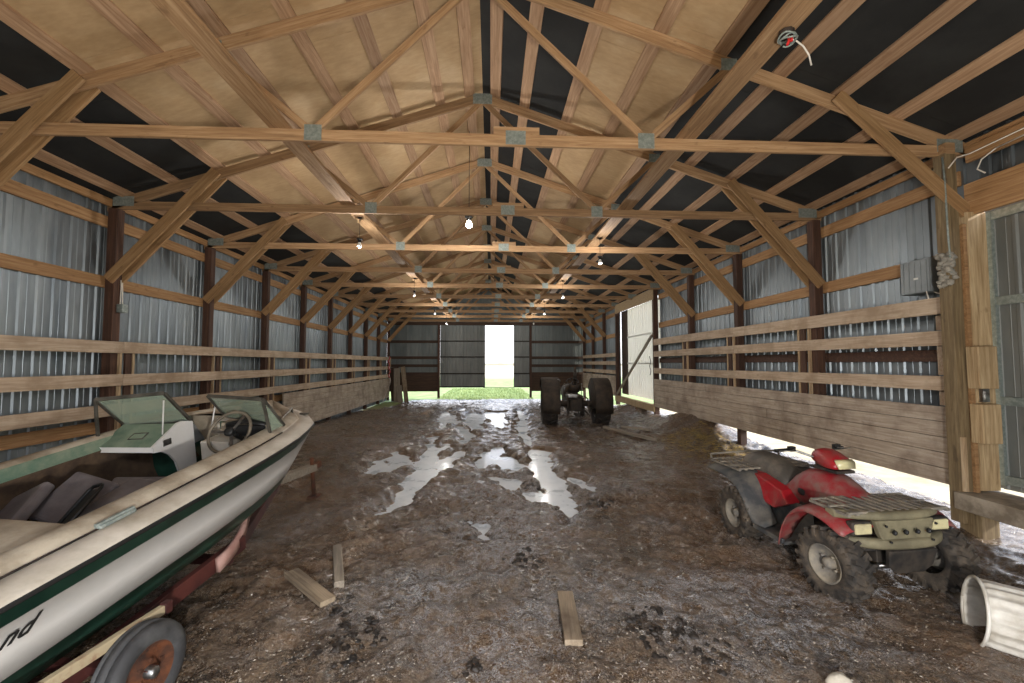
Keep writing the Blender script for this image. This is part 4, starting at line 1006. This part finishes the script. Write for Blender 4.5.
chips(3000,12,lambda rg:(min(5.66,rg.gauss(5.2,.4)),rg.uniform(6.0,11.5)),plain('hay',(140,118,62),.85,0,(186,162,98),20),'hay','loose yellow hay spread along the foot of the right plank wall',.05,.2)
chips(1500,13,lambda rg:(rg.uniform(-6,-2.5),rg.uniform(8,24)),plain('dry_straw',(150,138,116),.85),'straw','scattered dry straw on the mud along the left wall',.03,.1)
# ------------------------------------------------------------------ white ribbed tub at the near right
M['tub']=plain('dirty_white_plastic',(158,150,136),.55,0,(206,202,192),3.5,.35,.6)
x,y=gpt(985,655,0); tub=thing('plastic_tub','dirty white ribbed plastic tub lying on its side at the near right','tub',(3.55,3.08,.19)); tub.rotation_euler=(0,math.radians(6),math.radians(-34))
def ribbed(L,r0,r1,sgn=1):
    b=MB(); rows=[]; n=100
    for i in range(13):
        t=i/12; row=[]
        for k in range(n):
            a=2*PI*k/n; ph=(k%5)/5; rib=.014*(1 if .1<ph<.6 else 0)*(1 if 0<i<12 else 0); r=r0+(r1-r0)*t+rib+.012*math.sin(t*PI)+.006*math.sin(3*a+4*t)
            row.append((L*t,r*math.cos(a),r*math.sin(a)*.97))
        rows.append(row)
    b.grid(rows,0,True,True); e=len(b.v)-n; b.f.append(tuple(range(e,e+n))); b.m.append(0); b.sm.append(False); return b
ribbed(.62,.228,.20).build('tub_wall',M['tub'],tub,solid=.008)
MB().tube([(0,.236*math.cos(k*PI/24),.230*math.sin(k*PI/24)) for k in range(49)],.012,8).build('rim',M['tub'],tub)
MB().tube([(.0,.0,-.25),(.1,.05,-.15),(.16,.1,-.1),(.2,.15,.02)],.008,6).tube([(.05,-.05,-.24),(.12,.06,-.2),(.3,.02,-.12)],.008,6).build('handle_wire',M['chrome'],tub)
# ------------------------------------------------------------------ electrics
t=thing('electrical_panel','grey metal electrical panel on the girt by the near right post','electrical panel',(5.90,5.56,3.18))
PG=plain('panel_grey_paint',(112,118,120),.5,.2,(132,138,140),2)
MB().box((0,0,0),(.20,.42,.46)).build('box',PG,t,bevel=.008); MB().box((-.104,0,0),(.008,.40,.44)).build('panel_door',PG,t,bevel=.003)
b=MB()
for i in range(5): b.box((-.11,-.16+.08*i,0),(.006,.012,.42))
b.build('panel_rib',PG,t); MB().box((-.112,-.02,-.03),(.006,.06,.025)).build('rating_plate',M['porcelain'],t)
o=MB().box((0,0,0),(.12,.16,.24)).build('switch_box',M['dark_iron'],bevel=.006,loc=(5.94,5.22,3.06)); tag(o,'small dark switch box between the electrical panel and the post','switch box')
b=MB(); b.tube([(5.86,5.40,2.96),(5.84,5.32,2.92),(5.82,5.25,2.90),(5.80,5.2,2.87)],.006); b.tube([(5.80,5.42,2.97),(5.80,5.40,2.88),(5.80,5.38,2.8)],.008)
tag(b.build('cable',M['white_wire']),'loose pale cables below the electrical panel','cable')
b=MB(); b.tube([(5.57,4.93,4.55),(5.575,4.92,4.2),(5.58,4.92,3.6),(5.6,4.92,3.1)],.010); tag(b.build('conduit',M['gusset']),'thin grey conduit down the near right door post','conduit')
b=MB(); b.tube([(5.62,4.91,4.40),(5.70,4.88,4.52),(5.84,4.85,4.56),(5.86,3.5,4.62),(5.86,1.5,4.66)],.008); b.tube([(5.86,4.6,4.50),(5.86,4.75,4.44),(5.86,4.80,4.34),(5.86,4.72,4.26)],.008); b.tube([(5.86,4.6,4.50),(5.86,3.0,4.58)],.008)
tag(b.build('cable',M['white_wire']),'two white cables stapled along the upper girt at the near right','cable')
o=board('wall_girt',(XR+.02,YN,4.58),(XR+.02,4.95,4.58),.19,.04,M['girt'],(1,0,0)); tag(o,'brown girt board above the near right door carrying white cables','girt')
b=MB().box((0,0,0),(.10,.12,.14)); o=b.build('junction_box',M['gusset'],loc=(XL+.125,7.52,2.92),bevel=.008); tag(o,'small grey junction box on the second left post','junction box')
b=MB(); b.tube([(XL+.1,7.50,2.99),(XL+.1,7.51,3.25),(XL+.1,7.50,3.4)],.008); b.tube([(XL+.1,7.55,2.99),(XL+.1,7.54,3.2),(XL+.1,7.53,3.36)],.008); tag(b.build('cable',M['white_wire']),'pale cables rising from the left junction box to the knee brace','cable')
t=thing('ceiling_box','round ceiling box with hanging red and white wires under the right tie board','ceiling box',(2.42,3.29,CH+.125))
MB().lathe([(0,.06),(.04,.06),(.04,.001)],8,frame((0,0,0),(0,0,-1))).build('box',M['dark_iron'],t)
b=MB(); 
for k in range(3): b.tube([(.06*math.cos(a+k)+.01*k,.06*math.sin(a+k),-.05-.012*k+.012*math.sin(2*a)) for a in np.linspace(0,6.0,16)],.007,6)
b.build('grey_wire',M['gusset'],t)
b=MB(); b.tube([(.0,-.02,-.05),(-.01,-.04,-.11),(-.03,-.05,-.15)],.011,6); b.tube([(.03,-.02,-.05),(.02,-.03,-.10)],.011,6); b.build('red_wire',plain('red_insulation',(190,40,40),.4),t)
b=MB(); b.tube([(.03,.0,-.06),(.10,.02,-.06),(.18,.05,-.08),(.25,.08,-.13),(.30,.12,-.19)],.007,6); b.build('white_wire',M['white_wire'],t)
for k,y in enumerate((9.2,14.1,19.0,23.9)): lampholder((2.38,y,CH+.14),'unlit bulb fixture with added light under the right tie board, %s from the near end'%ORD[k],drop=.40); bulb_light((2.38,y,CH-.51),FIX,.05)  # bulbs look unlit; the point lights are added as fill
for k,y in enumerate((8.1,13.9,19.0,23.9)): lampholder((-2.47,y,CH+.14),'unlit bulb fixture with added light under the left tie board, %s from the near end'%ORD[k],drop=.40); bulb_light((-2.47,y,CH-.51),FIX,.05)  # same on the left: added point lights below unlit bulbs
t=lampholder((-.45,8.6,4.97),'lit bulb glowing among the trusses left of the ridge',True); t.scale=(1.5,1.5,1.3); MB().tube([(0,0,0),(0,0,R(-.45)-4.97)],.004,6).build('cord',M['black'],t)
bulb_light((-.45,8.6,4.66),BULB,.05)
for p,q in FILL_BULBS:  # bulbs added out of view to brighten the near end
    t=lampholder((p[0],p[1],p[2]+.25),'added fill bulb hanging out of view above the near end',True); MB().tube([(0,0,0),(0,0,R(p[0])-p[2]-.25)],.004,6).build('cord',M['black'],t); bulb_light(p,q,.05)
# fill lamp on a stand, added out of view behind the camera
t=thing('fill_lamp','added fill lamp on a stand inside the near doorway, out of view','lamp',(FLOORFILL[0][0],FLOORFILL[0][1]-.1,0))
MB().tube([(0,-.1,-.05),(0,-.1,FLOORFILL[0][2]-.05)],.018).build('pole',M['black'],t)
b=MB()
for a in (0,2.1,4.2): b.tube([(0,-.1,.35),(.35*math.cos(a),-.1+.35*math.sin(a),-.06)],.014)
b.build('tripod',M['black'],t)
MB().lathe([(-.16,.001),(-.16,.05),(-.06,.10),(-.055,.095),(-.15,.04)],20,frame((0,0,FLOORFILL[0][2]),(0,1,0))).build('reflector',M['chrome'],t)
bulb_light(FLOORFILL[0],FLOORFILL[1],.08)
# ------------------------------------------------------------------ far corner: leaning boards, rope
for i,(x0,x1,h,w,l,m) in enumerate(((-5.75,-5.62,1.55,.36,'tall weathered board leaning leftmost in the far left corner','grey_wood'),(-5.38,-5.05,1.62,.26,'pale board leaning second in the far left corner','scrap'),(-5.55,-5.35,.75,.30,'short grey board leaning in front in the far left corner','grey_wood'),(-5.22,-4.98,.80,.2,'short pale board leaning rightmost in the far left corner','scrap'))):
    yy=26.55-(i>1)*.25; o=board('leaning_board',(x1,yy-.35,-.32),(x0,yy+.1,-.32+h*1.3),w,.035,M[m],(0,-1,.2)); tag(o,l,'board','boards leaning in the far left corner')
o=board('plywood_sheet',(-5.75,26.5,-.3),(-5.95,26.85,1.75),.55,.03,M['darkwood'],(0,-1,.2)); tag(o,'dark panel leaning behind the pale boards in the far left corner','panel')
b=MB(); pts=[(-6.08+.03*math.sin(i*.9),26.0+.02*i,2.40-.09*i) for i in range(20)]
b.tube(pts,.035,6,0); b.tube([(p[0]+.05*math.sin(i*1.3+1),p[1]-.03,p[2]) for i,p in enumerate(pts[:15])],.035,6,1); b.tube([pts[-1],(-6.1,25.4,.2),(-6.15,24.9,-.25)],.02,6,0)
tag(b.build('rope',[plain('faded_rope',(190,176,168),.8),plain('red_rope',(170,70,72),.8)]),'red and white rope hanging from the end of the left rails','rope')
b=MB(); b.tube([(XR-.14,15.35,2.45+.05*math.sin(k)) if False else (XR-.14,15.30+.05*math.cos(k*.7),2.25-.04*k) for k in range(18)],.012,6); tag(b.build('chain',M['dark_iron']),'dark chain hanging on the right rails by the side door','chain')
# ------------------------------------------------------------------ view
vs=bpy.context.scene.view_settings; vs.view_transform='Standard'; vs.look='None'; vs.gamma=1; vs.use_curve_mapping=False; vs.exposure=EXPO
cy=bpy.context.scene.cycles; cy.use_denoising=True; cy.max_bounces=10; cy.diffuse_bounces=6; cy.glossy_bounces=4; cy.sample_clamp_indirect=8; cy.use_adaptive_sampling=True; cy.adaptive_threshold=.02
